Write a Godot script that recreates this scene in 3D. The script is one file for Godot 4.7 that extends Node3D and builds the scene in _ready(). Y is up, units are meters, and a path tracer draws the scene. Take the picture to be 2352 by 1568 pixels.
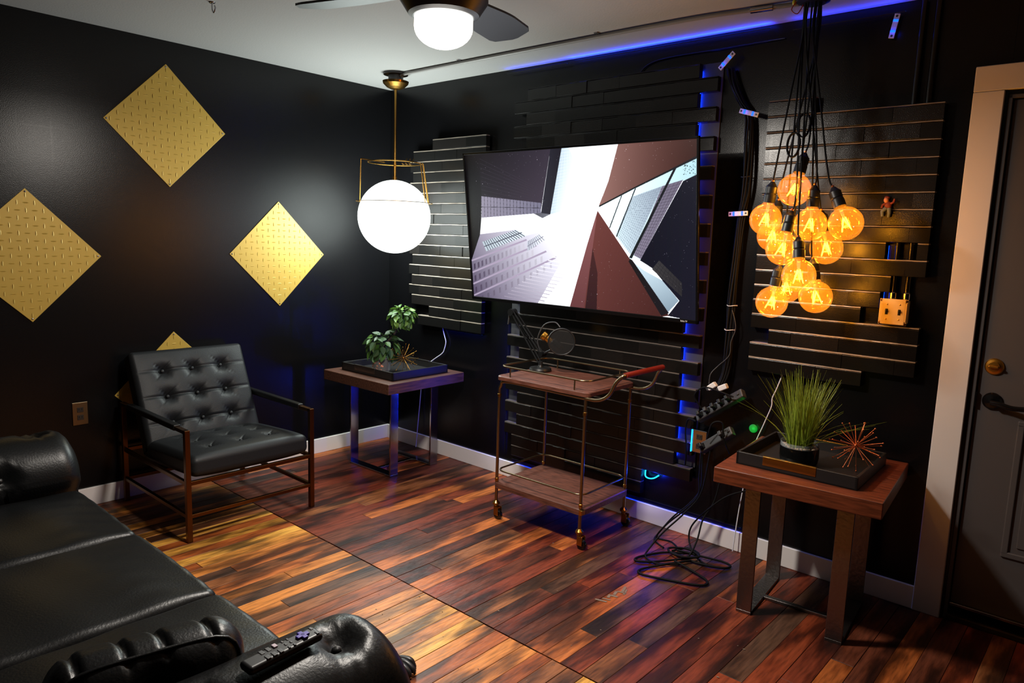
extends Node3D
# A dark lounge: black walls, brick panels edged with blue light strips, a globe pendant and a cluster of amber bulbs.

# ---------------------------------------------------------------- skins: how a soft box is pushed and pulled
class Pull:
	func move(p: Vector3) -> Vector3:
		return p

class SeatSkin extends Pull:
	func move(p: Vector3) -> Vector3:
		var q := p
		var ux: float = clampf(p.x / 0.285, -1, 1)
		var uz: float = clampf(p.z / 0.36, -1, 1)
		q.y += 0.022 * (1 - pow(absf(ux), 2.4)) * (1 - pow(absf(uz), 3.0)) * signf(p.y)
		if p.y > 0.0:
			q.y += 0.0022 * sin(p.x * 62.0 + p.z * 9.0 + sin(p.z * 21.0) * 1.3) * smoothstep(0.05, 0.32, -p.z) * (0.4 + 0.6 * smoothstep(-0.1, 0.2, p.x))
			q.y += 0.0016 * sin(p.z * 30.0 + p.x * 7.0)
		return q

class CushionSkin extends Pull:
	func move(p: Vector3) -> Vector3:
		var q := p
		var e := (1 - pow(absf(clampf(p.x / 0.175, -1, 1)), 2.5)) * (1 - pow(absf(clampf(p.y / 0.1025, -1, 1)), 2.5))
		q.z += signf(p.z) * 0.03 * e
		var d := Vector2(p.x - 0.0, p.y - 0.02).length()
		q.z -= signf(p.z) * 0.035 * exp(-pow(d / 0.04, 2.0))
		# pleats along the upper edge
		var edge := smoothstep(0.04, 0.10, p.y)
		var g := 0.0
		for x in [-0.125, -0.045, 0.02, 0.105]:
			g += exp(-pow((p.x - x - (p.z) * 0.12) / 0.008, 2.0))
		q.y -= 0.011 * g * edge
		q.y += 0.012 * (1 - pow(clampf(p.x / 0.175, -1, 1), 4.0)) * edge
		return q

class TuftSkin extends Pull:
	var w := 1.0
	var h := 1.0
	var cols := []
	var rows_ := []
	var crown := 0.0
	var depth := 0.0
	var crease := false
	func move(p: Vector3) -> Vector3:
		var q := p
		var e := (1 - pow(absf(clampf(2 * p.x / w, -1, 1)), 4.0)) * (1 - pow(absf(clampf(2 * p.y / h, -1, 1)), 4.0))
		q.z += signf(p.z) * crown * e
		if p.z > 0.0:
			for y in rows_:
				if crease:
					q.z -= 0.007 * exp(-pow((p.y - y) / 0.006, 2.0)) * e
				for x in cols:
					var dd := Vector2(p.x - x, (p.y - y) * 1.15).length()
					q.z -= depth * exp(-pow(dd / 0.034, 2.0)) + depth * 0.35 * exp(-pow(dd / 0.075, 2.0))
					# short diagonal tucks
					var lx: float = absf(p.x - x); var ly: float = p.y - y
					q.z -= 0.006 * exp(-pow((lx - absf(ly)) / 0.008, 2.0)) * exp(-pow((lx + absf(ly)) / 0.07, 2.0))
		return q

# ---------------------------------------------------------------- mesh builder
class MB:
	var v := PackedVector3Array()
	var n := PackedVector3Array()
	var uv := PackedVector2Array()

	func tri(a: Vector3, b: Vector3, c: Vector3, na: Vector3, nb: Vector3, nc: Vector3, ua := Vector2.ZERO, ub := Vector2.ZERO, uc := Vector2.ZERO) -> void:
		if (b - a).cross(c - a).dot(na + nb + nc) > 0.0:
			v.append_array([a, c, b]); n.append_array([na, nc, nb]); uv.append_array([ua, uc, ub])
		else:
			v.append_array([a, b, c]); n.append_array([na, nb, nc]); uv.append_array([ua, ub, uc])

	func quad(a: Vector3, b: Vector3, c: Vector3, d: Vector3, nn: Vector3) -> void:
		tri(a, b, c, nn, nn, nn); tri(a, c, d, nn, nn, nn)

	func quadn(a: Vector3, b: Vector3, c: Vector3, d: Vector3, na: Vector3, nb: Vector3, nc: Vector3, nd: Vector3) -> void:
		tri(a, b, c, na, nb, nc); tri(a, c, d, na, nc, nd)

	func flat(a: Vector3, b: Vector3, c: Vector3, d: Vector3, away: Vector3) -> void:
		var nn := (c - a).cross(d - b).normalized()
		if nn.dot((a + b + c + d) / 4.0 - away) < 0.0:
			nn = -nn
		quad(a, b, c, d, nn)

	# a sheet of rows of points; wrap joins the last column to the first; normals smooth and turned outwards (or by sign)
	func sheet(rows: Array, wrap := false, turn := 0) -> void:
		var r := rows.size()
		var k: int = rows[0].size()
		var norm := []
		var mid := Vector3.ZERO
		for i in r:
			for j in k:
				mid += rows[i][j]
		mid /= float(r * k)
		var total := 0.0
		for i in r:
			var line := PackedVector3Array()
			for j in k:
				var i0: int = maxi(i - 1, 0)
				var i1: int = mini(i + 1, r - 1)
				var j0: int = (j - 1 + k) % k if wrap else maxi(j - 1, 0)
				var j1: int = (j + 1) % k if wrap else mini(j + 1, k - 1)
				var du: Vector3 = rows[i1][j] - rows[i0][j]
				var dv: Vector3 = rows[i][j1] - rows[i][j0]
				if dv.length() < 1e-7:
					dv = rows[i1][j1] - rows[i1][j0] if i == 0 else rows[i0][j1] - rows[i0][j0]
				if du.length() < 1e-7:
					du = rows[i1][j1] - rows[i0][j1]
				var q := du.cross(dv).normalized()
				line.append(q)
				total += q.dot(rows[i][j] - mid)
			norm.append(line)
		var s := -1.0 if (turn == 0 and total < 0.0) or turn < 0 else 1.0
		for i in r - 1:
			for j in (k if wrap else k - 1):
				var j1: int = (j + 1) % k
				quadn(rows[i][j], rows[i][j1], rows[i + 1][j1], rows[i + 1][j], norm[i][j] * s, norm[i][j1] * s, norm[i + 1][j1] * s, norm[i + 1][j] * s)

	func tube(path: Array, radius, sides := 8, closed := false, caps := true) -> void:
		var m := path.size()
		var rings := []
		var t0: Vector3 = (path[1] - path[0]).normalized()
		var up := Vector3.UP if absf(t0.y) < 0.9 else Vector3.RIGHT
		var a := t0.cross(up).normalized()
		for i in m:
			var t: Vector3
			if closed:
				t = (path[(i + 1) % m] - path[(i - 1 + m) % m]).normalized()
			else:
				t = (path[mini(i + 1, m - 1)] - path[maxi(i - 1, 0)]).normalized()
			a = (a - t * a.dot(t)).normalized()
			var b := t.cross(a)
			var rr: float = radius[i] if radius is Array else radius
			var ring := PackedVector3Array()
			for k in sides:
				var w := TAU * k / sides
				ring.append(path[i] + (a * cos(w) + b * sin(w)) * rr)
			rings.append([ring, path[i], t])
		for i in (m if closed else m - 1):
			var p: Array = rings[i]
			var q: Array = rings[(i + 1) % m]
			for k in sides:
				var k1 := (k + 1) % sides
				quadn(p[0][k], p[0][k1], q[0][k1], q[0][k], (p[0][k] - p[1]).normalized(), (p[0][k1] - p[1]).normalized(), (q[0][k1] - q[1]).normalized(), (q[0][k] - q[1]).normalized())
		if caps and not closed:
			for e in [[rings[0], -1.0], [rings[m - 1], 1.0]]:
				var nn: Vector3 = e[0][2] * e[1]
				for k in sides:
					tri(e[0][1], e[0][0][k], e[0][0][(k + 1) % sides], nn, nn, nn)

	# profile: [r, y] pairs turned round the y axis of xf; each segment keeps its own edge unless soft
	func lathe(profile: Array, xf := Transform3D(), sides := 24, soft := false) -> void:
		if soft:
			var rows := []
			for p in profile:
				var line := PackedVector3Array()
				for k in sides:
					var w := TAU * k / sides
					line.append(xf * Vector3(p[0] * cos(w), p[1], p[0] * sin(w)))
				rows.append(line)
			sheet(rows, true)
			return
		for i in profile.size() - 1:
			var p: Array = profile[i]
			var q: Array = profile[i + 1]
			var across := Vector2(q[1] - p[1], -(q[0] - p[0])).normalized()
			for k in sides:
				var w := TAU * k / sides
				var w1 := TAU * (k + 1) / sides
				var d := Vector3(cos(w), 0, sin(w))
				var d1 := Vector3(cos(w1), 0, sin(w1))
				var na := xf.basis * (d * across.x + Vector3.UP * across.y)
				var nb := xf.basis * (d1 * across.x + Vector3.UP * across.y)
				quadn(xf * (d * p[0] + Vector3.UP * p[1]), xf * (d1 * p[0] + Vector3.UP * p[1]), xf * (d1 * q[0] + Vector3.UP * q[1]), xf * (d * q[0] + Vector3.UP * q[1]), na, nb, nb, na)

	# a box with rounded edges, its skin moved by shape(p) if given
	func rbox(size: Vector3, r: float, xf := Transform3D(), inner := 1, segs := 1, shape: Pull = null) -> void:
		var h := size / 2.0
		r = minf(r, minf(h.x, minf(h.y, h.z)) * 0.999)
		var lists := []
		for ax in 3:
			var c: float = h[ax] - r
			var l := []
			for s in range(segs, 0, -1):
				l.append([-c, -tan(PI / 4 * s / segs)])
			for s in inner + 1:
				l.append([lerpf(-c, c, float(s) / inner), 0.0])
			for s in range(1, segs + 1):
				l.append([c, tan(PI / 4 * s / segs)])
			lists.append(l)
		for ax in 3:
			for sg in [-1.0, 1.0]:
				var a1: int = (ax + 1) % 3
				var a2: int = (ax + 2) % 3
				var pts := []
				var nos := []
				for e in lists[a1]:
					var lp := PackedVector3Array()
					var ln := PackedVector3Array()
					for f in lists[a2]:
						var core := Vector3.ZERO
						var dir := Vector3.ZERO
						core[ax] = sg * (h[ax] - r); dir[ax] = sg
						core[a1] = e[0]; dir[a1] = e[1]
						core[a2] = f[0]; dir[a2] = f[1]
						dir = dir.normalized()
						var p := core + dir * r
						if shape:
							var t1 := dir.cross(Vector3.UP if absf(dir.y) < 0.9 else Vector3.RIGHT).normalized()
							var t2 := dir.cross(t1)
							var q1: Vector3 = shape.move(p + t1 * 0.002) - shape.move(p - t1 * 0.002)
							var q2: Vector3 = shape.move(p + t2 * 0.002) - shape.move(p - t2 * 0.002)
							var nn := q1.cross(q2).normalized()
							dir = nn if nn.dot(dir) > 0 else -nn
							p = shape.move(p)
						lp.append(xf * p); ln.append((xf.basis * dir).normalized())
					pts.append(lp); nos.append(ln)
				for i in pts.size() - 1:
					for j in pts[0].size() - 1:
						quadn(pts[i][j], pts[i][j + 1], pts[i + 1][j + 1], pts[i + 1][j], nos[i][j], nos[i][j + 1], nos[i + 1][j + 1], nos[i + 1][j])

	func box(size: Vector3, at := Vector3.ZERO, turn := Basis()) -> void:
		var h := size / 2.0
		for ax in 3:
			for sg in [-1.0, 1.0]:
				var d := Vector3.ZERO; d[ax] = sg
				var e := Vector3.ZERO; e[(ax + 1) % 3] = 1
				var f := Vector3.ZERO; f[(ax + 2) % 3] = 1
				var m := d * h; var x := e * h; var y := f * h
				quad(at + turn * (m - x - y), at + turn * (m + x - y), at + turn * (m + x + y), at + turn * (m - x + y), turn * d)

	func ball(at: Vector3, rad: Vector3, rings := 8, sides := 12) -> void:
		var rows := []
		for i in rings + 1:
			var w := PI * clampf(float(i) / rings, 0.002, 0.998)
			var line := PackedVector3Array()
			for k in sides:
				var q := TAU * k / sides
				line.append(at + Vector3(sin(w) * cos(q) * rad.x, cos(w) * rad.y, sin(w) * sin(q) * rad.z))
			rows.append(line)
		sheet(rows, true)

	func mesh() -> ArrayMesh:
		var arr := []
		arr.resize(Mesh.ARRAY_MAX)
		arr[Mesh.ARRAY_VERTEX] = v; arr[Mesh.ARRAY_NORMAL] = n; arr[Mesh.ARRAY_TEX_UV] = uv
		var m := ArrayMesh.new()
		m.add_surface_from_arrays(Mesh.PRIMITIVE_TRIANGLES, arr)
		return m


var M := {}
var used := {}
var rng := RandomNumberGenerator.new()

# ---------------------------------------------------------------- naming
func numbered(called: String) -> String:
	var k: int = used.get(called, 0)
	used[called] = k + 1
	return called if k == 0 else "%s_%03d" % [called, k]

func thing(called: String, label: String, category: String, at := Vector3.ZERO, turn := 0.0, group := "") -> Node3D:
	var o := Node3D.new()
	o.name = numbered(called)
	add_child(o)
	o.position = at
	o.rotation.y = turn
	o.set_meta("label", label)
	o.set_meta("category", category)
	if group:
		o.set_meta("group", group)
	return o

func set_piece(called: String) -> Node3D:
	var o := Node3D.new()
	o.name = numbered(called)
	add_child(o)
	o.set_meta("kind", "structure")
	return o

func put(mb: MB, called: String, m: Material, parent: Node3D, label := "") -> MeshInstance3D:
	return put_mesh(mb.mesh(), called, m, parent, label)

func put_mesh(mesh: Mesh, called: String, m: Material, parent: Node3D, label := "") -> MeshInstance3D:
	var o := MeshInstance3D.new()
	o.name = called
	o.mesh = mesh
	o.material_override = m
	parent.add_child(o, true)
	if label:
		o.set_meta("label", label)
	return o

func bx(size: Vector3, at: Vector3, r := 0.002, turn := Basis()) -> MB:
	var mb := MB.new()
	mb.rbox(size, r, Transform3D(turn, at))
	return mb

func tb(path: Array, r, sides := 8, closed := false) -> MB:
	var mb := MB.new()
	mb.tube(path, r, sides, closed)
	return mb

func smooth(pts: Array, steps := 6, closed := false) -> Array:
	var out := []
	var m := pts.size()
	for i in (m if closed else m - 1):
		var p0: Vector3 = pts[(i - 1 + m) % m] if closed else pts[maxi(i - 1, 0)]
		var p1: Vector3 = pts[i]
		var p2: Vector3 = pts[(i + 1) % m]
		var p3: Vector3 = pts[(i + 2) % m] if closed else pts[mini(i + 2, m - 1)]
		for s in steps:
			out.append(p1.cubic_interpolate(p2, p0, p3, float(s) / steps))
	if not closed:
		out.append(pts[m - 1])
	return out

# ---------------------------------------------------------------- materials
func mat(called: String, c: Color, rough := 0.6, metal := 0.0) -> StandardMaterial3D:
	var m := StandardMaterial3D.new()
	m.resource_name = called
	m.albedo_color = c
	m.roughness = rough
	m.metallic = metal
	M[called] = m
	return m

func noise_tex(seed_: int, freq: float, ramp: Array, octaves := 4, normal := false, strength := 4.0, size := 512, kind := FastNoiseLite.TYPE_SIMPLEX_SMOOTH) -> NoiseTexture2D:
	var f := FastNoiseLite.new()
	f.seed = seed_
	f.noise_type = kind
	f.frequency = freq
	f.fractal_octaves = octaves
	var t := NoiseTexture2D.new()
	t.width = size; t.height = size
	t.seamless = true
	t.noise = f
	if normal:
		t.as_normal_map = true
		t.bump_strength = strength
	elif ramp:
		var g := Gradient.new()
		var offs := PackedFloat32Array(); var cols := PackedColorArray()
		for e in ramp:
			offs.append(e[0]); cols.append(e[1])
		g.offsets = offs; g.colors = cols
		t.color_ramp = g
	return t

func tri_map(m: StandardMaterial3D, scale_: Vector3, in_world := true) -> void:
	m.uv1_triplanar = true
	m.uv1_world_triplanar = in_world
	m.uv1_scale = scale_
	m.uv1_triplanar_sharpness = 4.0

func bump(m: StandardMaterial3D, t: Texture2D, amount: float) -> void:
	m.normal_enabled = true
	m.normal_texture = t
	m.normal_scale = amount

func glow(called: String, c: Color, e: float) -> StandardMaterial3D:
	var m := mat(called, Color(0.1, 0.1, 0.1), 0.5)
	m.emission_enabled = true
	m.emission = c
	m.emission_energy_multiplier = e
	return m

func grey(x: float) -> Color:
	return Color(x, x, x)

func make_materials() -> void:
	var paint_n := noise_tex(3, 0.05, [], 3, true, 3.0)
	var fine_n := noise_tex(5, 0.09, [], 3, true, 4.0)
	var m := mat("wall_paint", Color(0.032, 0.032, 0.038), 0.25)
	m.metallic_specular = 0.40
	tri_map(m, Vector3(7, 7, 7)); bump(m, paint_n, 0.2)
	m = mat("brick_paint", Color(0.06, 0.058, 0.057), 0.22)
	m.metallic_specular = 0.45
	tri_map(m, Vector3(5, 5, 5)); bump(m, fine_n, 0.12)
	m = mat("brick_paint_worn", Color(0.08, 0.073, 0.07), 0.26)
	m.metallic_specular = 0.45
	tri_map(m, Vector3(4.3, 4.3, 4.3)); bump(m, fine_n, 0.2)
	m = mat("ceiling_paint", Color(0.58, 0.578, 0.572), 0.85)
	tri_map(m, Vector3(3, 3, 3)); bump(m, paint_n, 0.2)
	mat("trim_white", Color(0.90, 0.875, 0.86), 0.5)
	mat("casing_white", Color(0.80, 0.785, 0.775), 0.5)
	mat("door_grey", Color(0.29, 0.275, 0.275), 0.5)
	m = mat("gold_plate", Color(0.70, 0.575, 0.24), 0.45, 0.25)
	mat("conduit_grey", Color(0.46, 0.45, 0.44), 0.5)
	mat("steel", Color(0.7, 0.7, 0.72), 0.16, 1.0)
	m = mat("chrome", Color(0.62, 0.61, 0.62), 0.13, 1.0)
	m = mat("brushed", Color(0.50, 0.48, 0.47), 0.34, 1.0)
	tri_map(m, Vector3(1, 1, 1)); bump(m, fine_n, 0.1)
	mat("brass", Color(0.72, 0.55, 0.27), 0.25, 1.0)
	mat("antique_brass", Color(0.58, 0.51, 0.40), 0.3, 1.0)
	mat("bronze", Color(0.40, 0.27, 0.15), 0.32, 1.0)
	mat("gold", Color(0.85, 0.62, 0.25), 0.3, 1.0)
	mat("copper", Color(0.85, 0.48, 0.30), 0.3, 0.8)
	mat("black_plastic", Color(0.09, 0.09, 0.095), 0.4)
	mat("black_gloss", Color(0.045, 0.045, 0.05), 0.18)
	mat("black_rubber", Color(0.03, 0.03, 0.035), 0.65)
	M.black_rubber.metallic_specular = 0.3
	mat("dark_grey", Color(0.22, 0.22, 0.23), 0.45)
	mat("white_plastic", Color(0.85, 0.85, 0.86), 0.4)
	mat("tray_black", Color(0.10, 0.095, 0.095), 0.45)
	mat("pot_black", Color(0.05, 0.05, 0.05), 0.15)
	mat("tan_metal", Color(0.86, 0.76, 0.54), 0.5)
	mat("purple", Color(0.28, 0.20, 0.62), 0.45)
	mat("pink_button", Color(0.75, 0.68, 0.72), 0.5)
	mat("red_leather", Color(0.46, 0.12, 0.05), 0.4)
	mat("yellow", Color(0.8, 0.7, 0.1), 0.4)
	mat("red_wire", Color(0.6, 0.1, 0.05), 0.4)
	mat("pebble", Color(0.55, 0.47, 0.38), 0.6)
	mat("skin_tone", Color(0.66, 0.45, 0.36), 0.6)
	mat("rust_cloth", Color(0.42, 0.15, 0.10), 0.7)
	mat("slate_cloth", Color(0.35, 0.40, 0.46), 0.7)
	mat("stem_brown", Color(0.16, 0.11, 0.07), 0.8)
	# leather
	var leather_n := noise_tex(11, 0.035, [], 4, true, 5.0)
	m = mat("leather", Color(0.055, 0.058, 0.062), 0.38)
	m.metallic_specular = 0.38
	tri_map(m, Vector3(6, 6, 6), false); bump(m, leather_n, 0.22)
	m = mat("chair_leather", Color(0.098, 0.105, 0.114), 0.5)
	m.metallic_specular = 0.36
	tri_map(m, Vector3(6, 6, 6), false); bump(m, leather_n, 0.15)
	mat("leather_seam", Color(0.06, 0.06, 0.065), 0.5)
	# plants
	m = mat("leaf", Color(0.24, 0.38, 0.15), 0.5)
	m.backlight_enabled = true; m.backlight = Color(0.15, 0.22, 0.06)
	m = mat("leaf_dark", Color(0.17, 0.27, 0.15), 0.45)
	m.backlight_enabled = true; m.backlight = Color(0.1, 0.14, 0.05)
	m = mat("leaf_pale", Color(0.42, 0.56, 0.25), 0.5)
	m.backlight_enabled = true; m.backlight = Color(0.2, 0.28, 0.08)
	m = mat("grass", Color(0.47, 0.54, 0.15), 0.5)
	m.backlight_enabled = true; m.backlight = Color(0.3, 0.35, 0.08)
	# light fittings
	glow("opal_globe", Color(0.96, 1.0, 0.98), 2.2)
	glow("opal_bowl", Color(1.0, 0.98, 0.95), 2.4)
	glow("filament", Color(1.0, 0.62, 0.10), 26.0)
	glow("led_blue", Color(0.03, 0.30, 1.0), 3.0)
	glow("led_cyan", Color(0.1, 0.75, 1.0), 2.6)
	glow("led_green", Color(0.0, 0.85, 0.25), 0.35)
	m = mat("amber_glass", Color(1.0, 0.76, 0.30, 0.045), 0.03)
	m.transparency = BaseMaterial3D.TRANSPARENCY_ALPHA
	m.backlight_enabled = true; m.backlight = Color(0.38, 0.30, 0.14)
	m = mat("clear_glass", Color(0.9, 0.92, 0.92, 0.12), 0.03)
	m.transparency = BaseMaterial3D.TRANSPARENCY_ALPHA
	m = mat("mesh_screen", Color(0.05, 0.05, 0.055, 0.55), 0.8)
	m.transparency = BaseMaterial3D.TRANSPARENCY_ALPHA
	# wood of furniture
	var streak := noise_tex(21, 0.02, [[0.0, grey(0.55)], [0.45, grey(0.8)], [1.0, grey(1.0)]], 5)
	m = mat("table_wood", Color(0.50, 0.24, 0.14), 0.38)
	tri_map(m, Vector3(0.7, 7, 7), false); m.albedo_texture = streak
	m = mat("table_wood_turned", Color(0.37, 0.235, 0.18), 0.45)
	tri_map(m, Vector3(0.7, 7, 7), false); m.albedo_texture = streak
	m = mat("cart_wood", Color(0.46, 0.27, 0.21), 0.5)
	tri_map(m, Vector3(0.9, 6, 6), false); m.albedo_texture = streak
	# floorboards: tints by board, streaks along the board, dark worn stain across boards
	var grain := noise_tex(31, 0.022, [[0.0, grey(0.62)], [0.4, grey(0.84)], [1.0, grey(1.0)]], 6)
	var stain := noise_tex(41, 0.010, [[0.0, Color(0.36, 0.35, 0.36)], [0.30, Color(0.48, 0.46, 0.45)], [0.52, Color(0.86, 0.83, 0.80)], [0.66, grey(1.0)], [1.0, grey(1.0)]], 5)
	var grain_n := noise_tex(33, 0.03, [], 4, true, 3.0)
	var tints := [Color(0.93, 0.63, 0.27), Color(0.88, 0.55, 0.25), Color(0.80, 0.45, 0.21), Color(0.97, 0.71, 0.31), Color(0.62, 0.38, 0.22), Color(0.60, 0.27, 0.15), Color(0.52, 0.23, 0.14), Color(0.45, 0.23, 0.15), Color(0.40, 0.27, 0.20), Color(0.72, 0.38, 0.17)]
	for k in tints.size():
		m = mat("board_%d" % k, tints[k], 0.44)
		m.metallic_specular = 0.4
		tri_map(m, Vector3(5.5, 1, 0.55))
		m.uv1_offset = Vector3(0.137 * k, 0, 0.291 * k)
		m.albedo_texture = grain
		bump(m, grain_n, 0.25)
		m.detail_enabled = true
		m.detail_albedo = stain
		m.detail_blend_mode = BaseMaterial3D.BLEND_MODE_MUL
		m.detail_uv_layer = BaseMaterial3D.DETAIL_UV_2
		m.uv2_triplanar = true
		m.uv2_world_triplanar = true
		m.uv2_scale = Vector3(1.25, 1, 0.30)
		m.uv2_offset = Vector3(0.13 * (k % 4), 0, 0.21 * (k % 3))
	mat("glow_board_grey", Color(0.20, 0.20, 0.21), 0.55)  # grey of the boards added to catch the blue light
	mat("edge_highlight", Color(0.53, 0.49, 0.45), 0.3)  # glossy highlight along the brick courses, painted in as a pale tone
	mat("edge_highlight_dim", Color(0.34, 0.31, 0.29), 0.35)  # dimmer copy of the painted course highlight
	mat("subfloor", Color(0.10, 0.07, 0.05), 0.9)
	mat("old_paint", Color(0.48, 0.40, 0.34), 0.7)

# ---------------------------------------------------------------- lights
func omni(parent: Node3D, at: Vector3, c: Color, e: float, size: float) -> void:
	var l := OmniLight3D.new()
	l.name = "lamp_light"
	l.light_color = c
	l.light_energy = e
	l.light_size = size
	l.omni_range = 12.0
	l.omni_attenuation = 2.0
	l.shadow_enabled = true
	parent.add_child(l, true)
	l.position = at

func area(parent: Node3D, at: Vector3, facing: Vector3, along: Vector3, size: Vector2, c: Color, e: float) -> void:
	var l := AreaLight3D.new()
	l.name = "panel_light"
	l.area_size = size
	l.light_color = c
	l.light_energy = e
	l.area_range = 12.0
	l.area_attenuation = 2.0
	l.shadow_enabled = true
	parent.add_child(l, true)
	var z := -facing.normalized()
	var x := along.normalized()
	l.transform = Transform3D(Basis(x, z.cross(x), z), at)

const BLUE := Color(0.06, 0.20, 1.0)

# a light strip on tape: black tape, glowing face, and its light just off the face
func led_strip(label: String, p0: Vector3, p1: Vector3, facing: Vector3, e: float, face := "led_blue", w := 0.008) -> Node3D:
	var t := thing("led_strip", label, "light strip", (p0 + p1) / 2.0)
	var along := (p1 - p0)
	var len_ := along.length()
	along = along.normalized()
	var side := facing.cross(along).normalized()
	var turn := Basis(along, facing, along.cross(facing))
	var mb := MB.new()
	mb.box(Vector3(len_, 0.0015, w), Vector3.ZERO, turn)
	put(mb, "tape", M.black_plastic, t)
	mb = MB.new()
	var ex := along * len_ / 2.0
	var ew := side * w * 0.3
	mb.quad(facing * 0.0010 - ex - ew, facing * 0.0010 + ex - ew, facing * 0.0010 + ex + ew, facing * 0.0010 - ex + ew, facing)
	put(mb, "led_face", M[face], t)
	area(t, facing * 0.004, facing, along, Vector2(len_, w * 0.6), BLUE, e)
	return t

func _ready() -> void:
	rng.seed = 7
	# camera
	var cam := Camera3D.new()
	cam.name = "camera"
	add_child(cam)
	cam.position = Vector3(4.0412, 1.4684, 3.2388)
	cam.rotation_degrees = Vector3(-8.1867, 41.4242, 1.9421)
	cam.fov = 50.88
	cam.near = 0.05
	cam.current = true
	# air and exposure
	var we := WorldEnvironment.new()
	we.name = "environment"
	var env := Environment.new()
	env.background_mode = Environment.BG_COLOR
	env.background_color = Color.BLACK
	env.tonemap_mode = Environment.TONE_MAPPER_LINEAR
	env.tonemap_exposure = 1.15
	env.sdfgi_enabled = true
	env.ssao_enabled = true
	env.ssil_enabled = true
	we.environment = env
	add_child(we)

	make_materials()
	build_room()
	build_floor()
	build_bricks()
	build_led_strips()
	build_television()
	build_sofa()
	build_armchair()
	build_side_tables()
	build_cart()
	build_globe_pendant()
	build_fan()
	build_bulbs()
	build_plates()
	build_door()
	build_table_things()
	build_microphone()
	build_wall_fittings()
	build_cables()

# ---------------------------------------------------------------- room
func build_room() -> void:
	var wl := set_piece("wall_left")
	put(bx(Vector3(0.12, 2.60, 4.92), Vector3(-0.06, 1.25, 2.4), 0.001), "plaster", M.wall_paint, wl)
	var wb := set_piece("wall_back")
	put(bx(Vector3(3.57, 2.60, 0.12), Vector3(1.785, 1.25, -0.06), 0.001), "plaster", M.wall_paint, wb)
	put(bx(Vector3(0.92, 0.50, 0.12), Vector3(4.03, 2.30, -0.06), 0.001), "plaster", M.wall_paint, wb)
	put(bx(Vector3(0.83, 2.60, 0.12), Vector3(4.905, 1.25, -0.06), 0.001), "plaster", M.wall_paint, wb)
	var wr := set_piece("wall_right")
	put(bx(Vector3(0.12, 2.60, 4.92), Vector3(5.26, 1.25, 2.4), 0.001), "plaster", M.wall_paint, wr)
	var wf := set_piece("wall_front")
	put(bx(Vector3(5.44, 2.60, 0.12), Vector3(2.6, 1.25, 4.86), 0.001), "plaster", M.wall_paint, wf)
	var c := set_piece("ceiling")
	put(bx(Vector3(5.44, 0.12, 5.04), Vector3(2.6, 2.50, 2.4), 0.001), "plaster", M.ceiling_paint, c)
	for e in [["baseboard_left", Vector3(0.014, 0.098, 4.8), Vector3(0.007, 0.049, 2.4)], ["baseboard_back", Vector3(3.446, 0.098, 0.014), Vector3(1.737, 0.049, 0.007)]]:
		var b := set_piece(e[0])
		put(bx(e[1], e[2], 0.003), "board", M.trim_white, b)

func build_floor() -> void:
	var f := set_piece("floor")
	put(bx(Vector3(5.44, 0.1, 5.04), Vector3(2.6, -0.066, 2.4), 0.001), "subfloor", M.subfloor, f)
	var rest := MB.new()
	var r := RandomNumberGenerator.new()
	r.seed = 19
	# beyond the long joint boards run to the back wall, on this side they are narrower and cut shorter
	for part in [[0.0, 1.353, 0.0825, 1.0], [1.357, 4.8, 0.069, 0.62]]:
		var x: float = 0.0
		while x < 5.2:
			var w: float = minf(part[2] * r.randf_range(0.93, 1.06), 5.2 - x)
			var z: float = part[0]
			var z_end: float = part[1]
			if z == 0.0 and r.randf() < 0.55:
				z_end = part[1]
			while z < z_end - 0.01:
				var l: float = part[3] * r.randf_range(0.45, 1.6)
				if z + l > z_end - 0.18:
					l = z_end - z
				var h := r.randf_range(-0.0008, 0.0008)
				var near: bool = part[0] > 1.0
				var k: int
				if near:
					k = [0, 1, 2, 3, 4, 9, 0, 1, 2, 8][r.randi() % 10]
				else:
					k = [5, 6, 7, 8, 9, 6, 7, 5, 2, 4][r.randi() % 10]
				if x < 4.1 and z < 2.45:
					var mb := MB.new()
					plank(mb, w - 0.0016, l - 0.0016)
					var o := put(mb, "plank", M["board_%d" % k], f)
					o.position = Vector3(x + w / 2, h, z + l / 2)
				else:
					var mb2 := MB.new()
					plank(mb2, w - 0.0016, l - 0.0016)
					for q in mb2.v.size():
						rest.v.append(mb2.v[q] + Vector3(x + w / 2, h, z + l / 2))
					rest.n.append_array(mb2.n); rest.uv.append_array(mb2.uv)
				z += l
			x += w
	var o2 := put(rest, "planks", M.board_2, f)
	o2.set_meta("kind", "stuff")
	# worn specks and letter strokes of old white paint on the boards
	var p := MB.new()
	for e in [[2.502, 0.885, 0.05, 0.010], [2.512, 0.86, 0.035, 0.008], [2.505, 0.83, 0.012, 0.03], [2.52, 0.815, 0.030, 0.012], [2.510, 0.79, 0.012, 0.034], [2.525, 0.765, 0.040, 0.009], [2.517, 0.735, 0.012, 0.05], [2.535, 0.752, 0.008, 0.05]]:
		p.box(Vector3(e[2], 0.0006, e[3]), Vector3(e[0], 0.0013, e[1]), Basis(Vector3.UP, 0.3))
	for k in 40:
		var at := Vector3(r.randf_range(1.7, 3.1), 0.0013, r.randf_range(0.55, 1.75))
		var s := r.randf_range(0.0015, 0.004)
		p.lathe([[0.0, 0.0005], [s, 0.0003], [s, -0.001]], Transform3D(Basis(Vector3.UP, r.randf() * 3.0).scaled(Vector3(r.randf_range(0.6, 1.8), 1, 0.7)), at), 6)
	put(p, "paint_mark", M.old_paint, f).set_meta("kind", "stuff")

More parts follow.
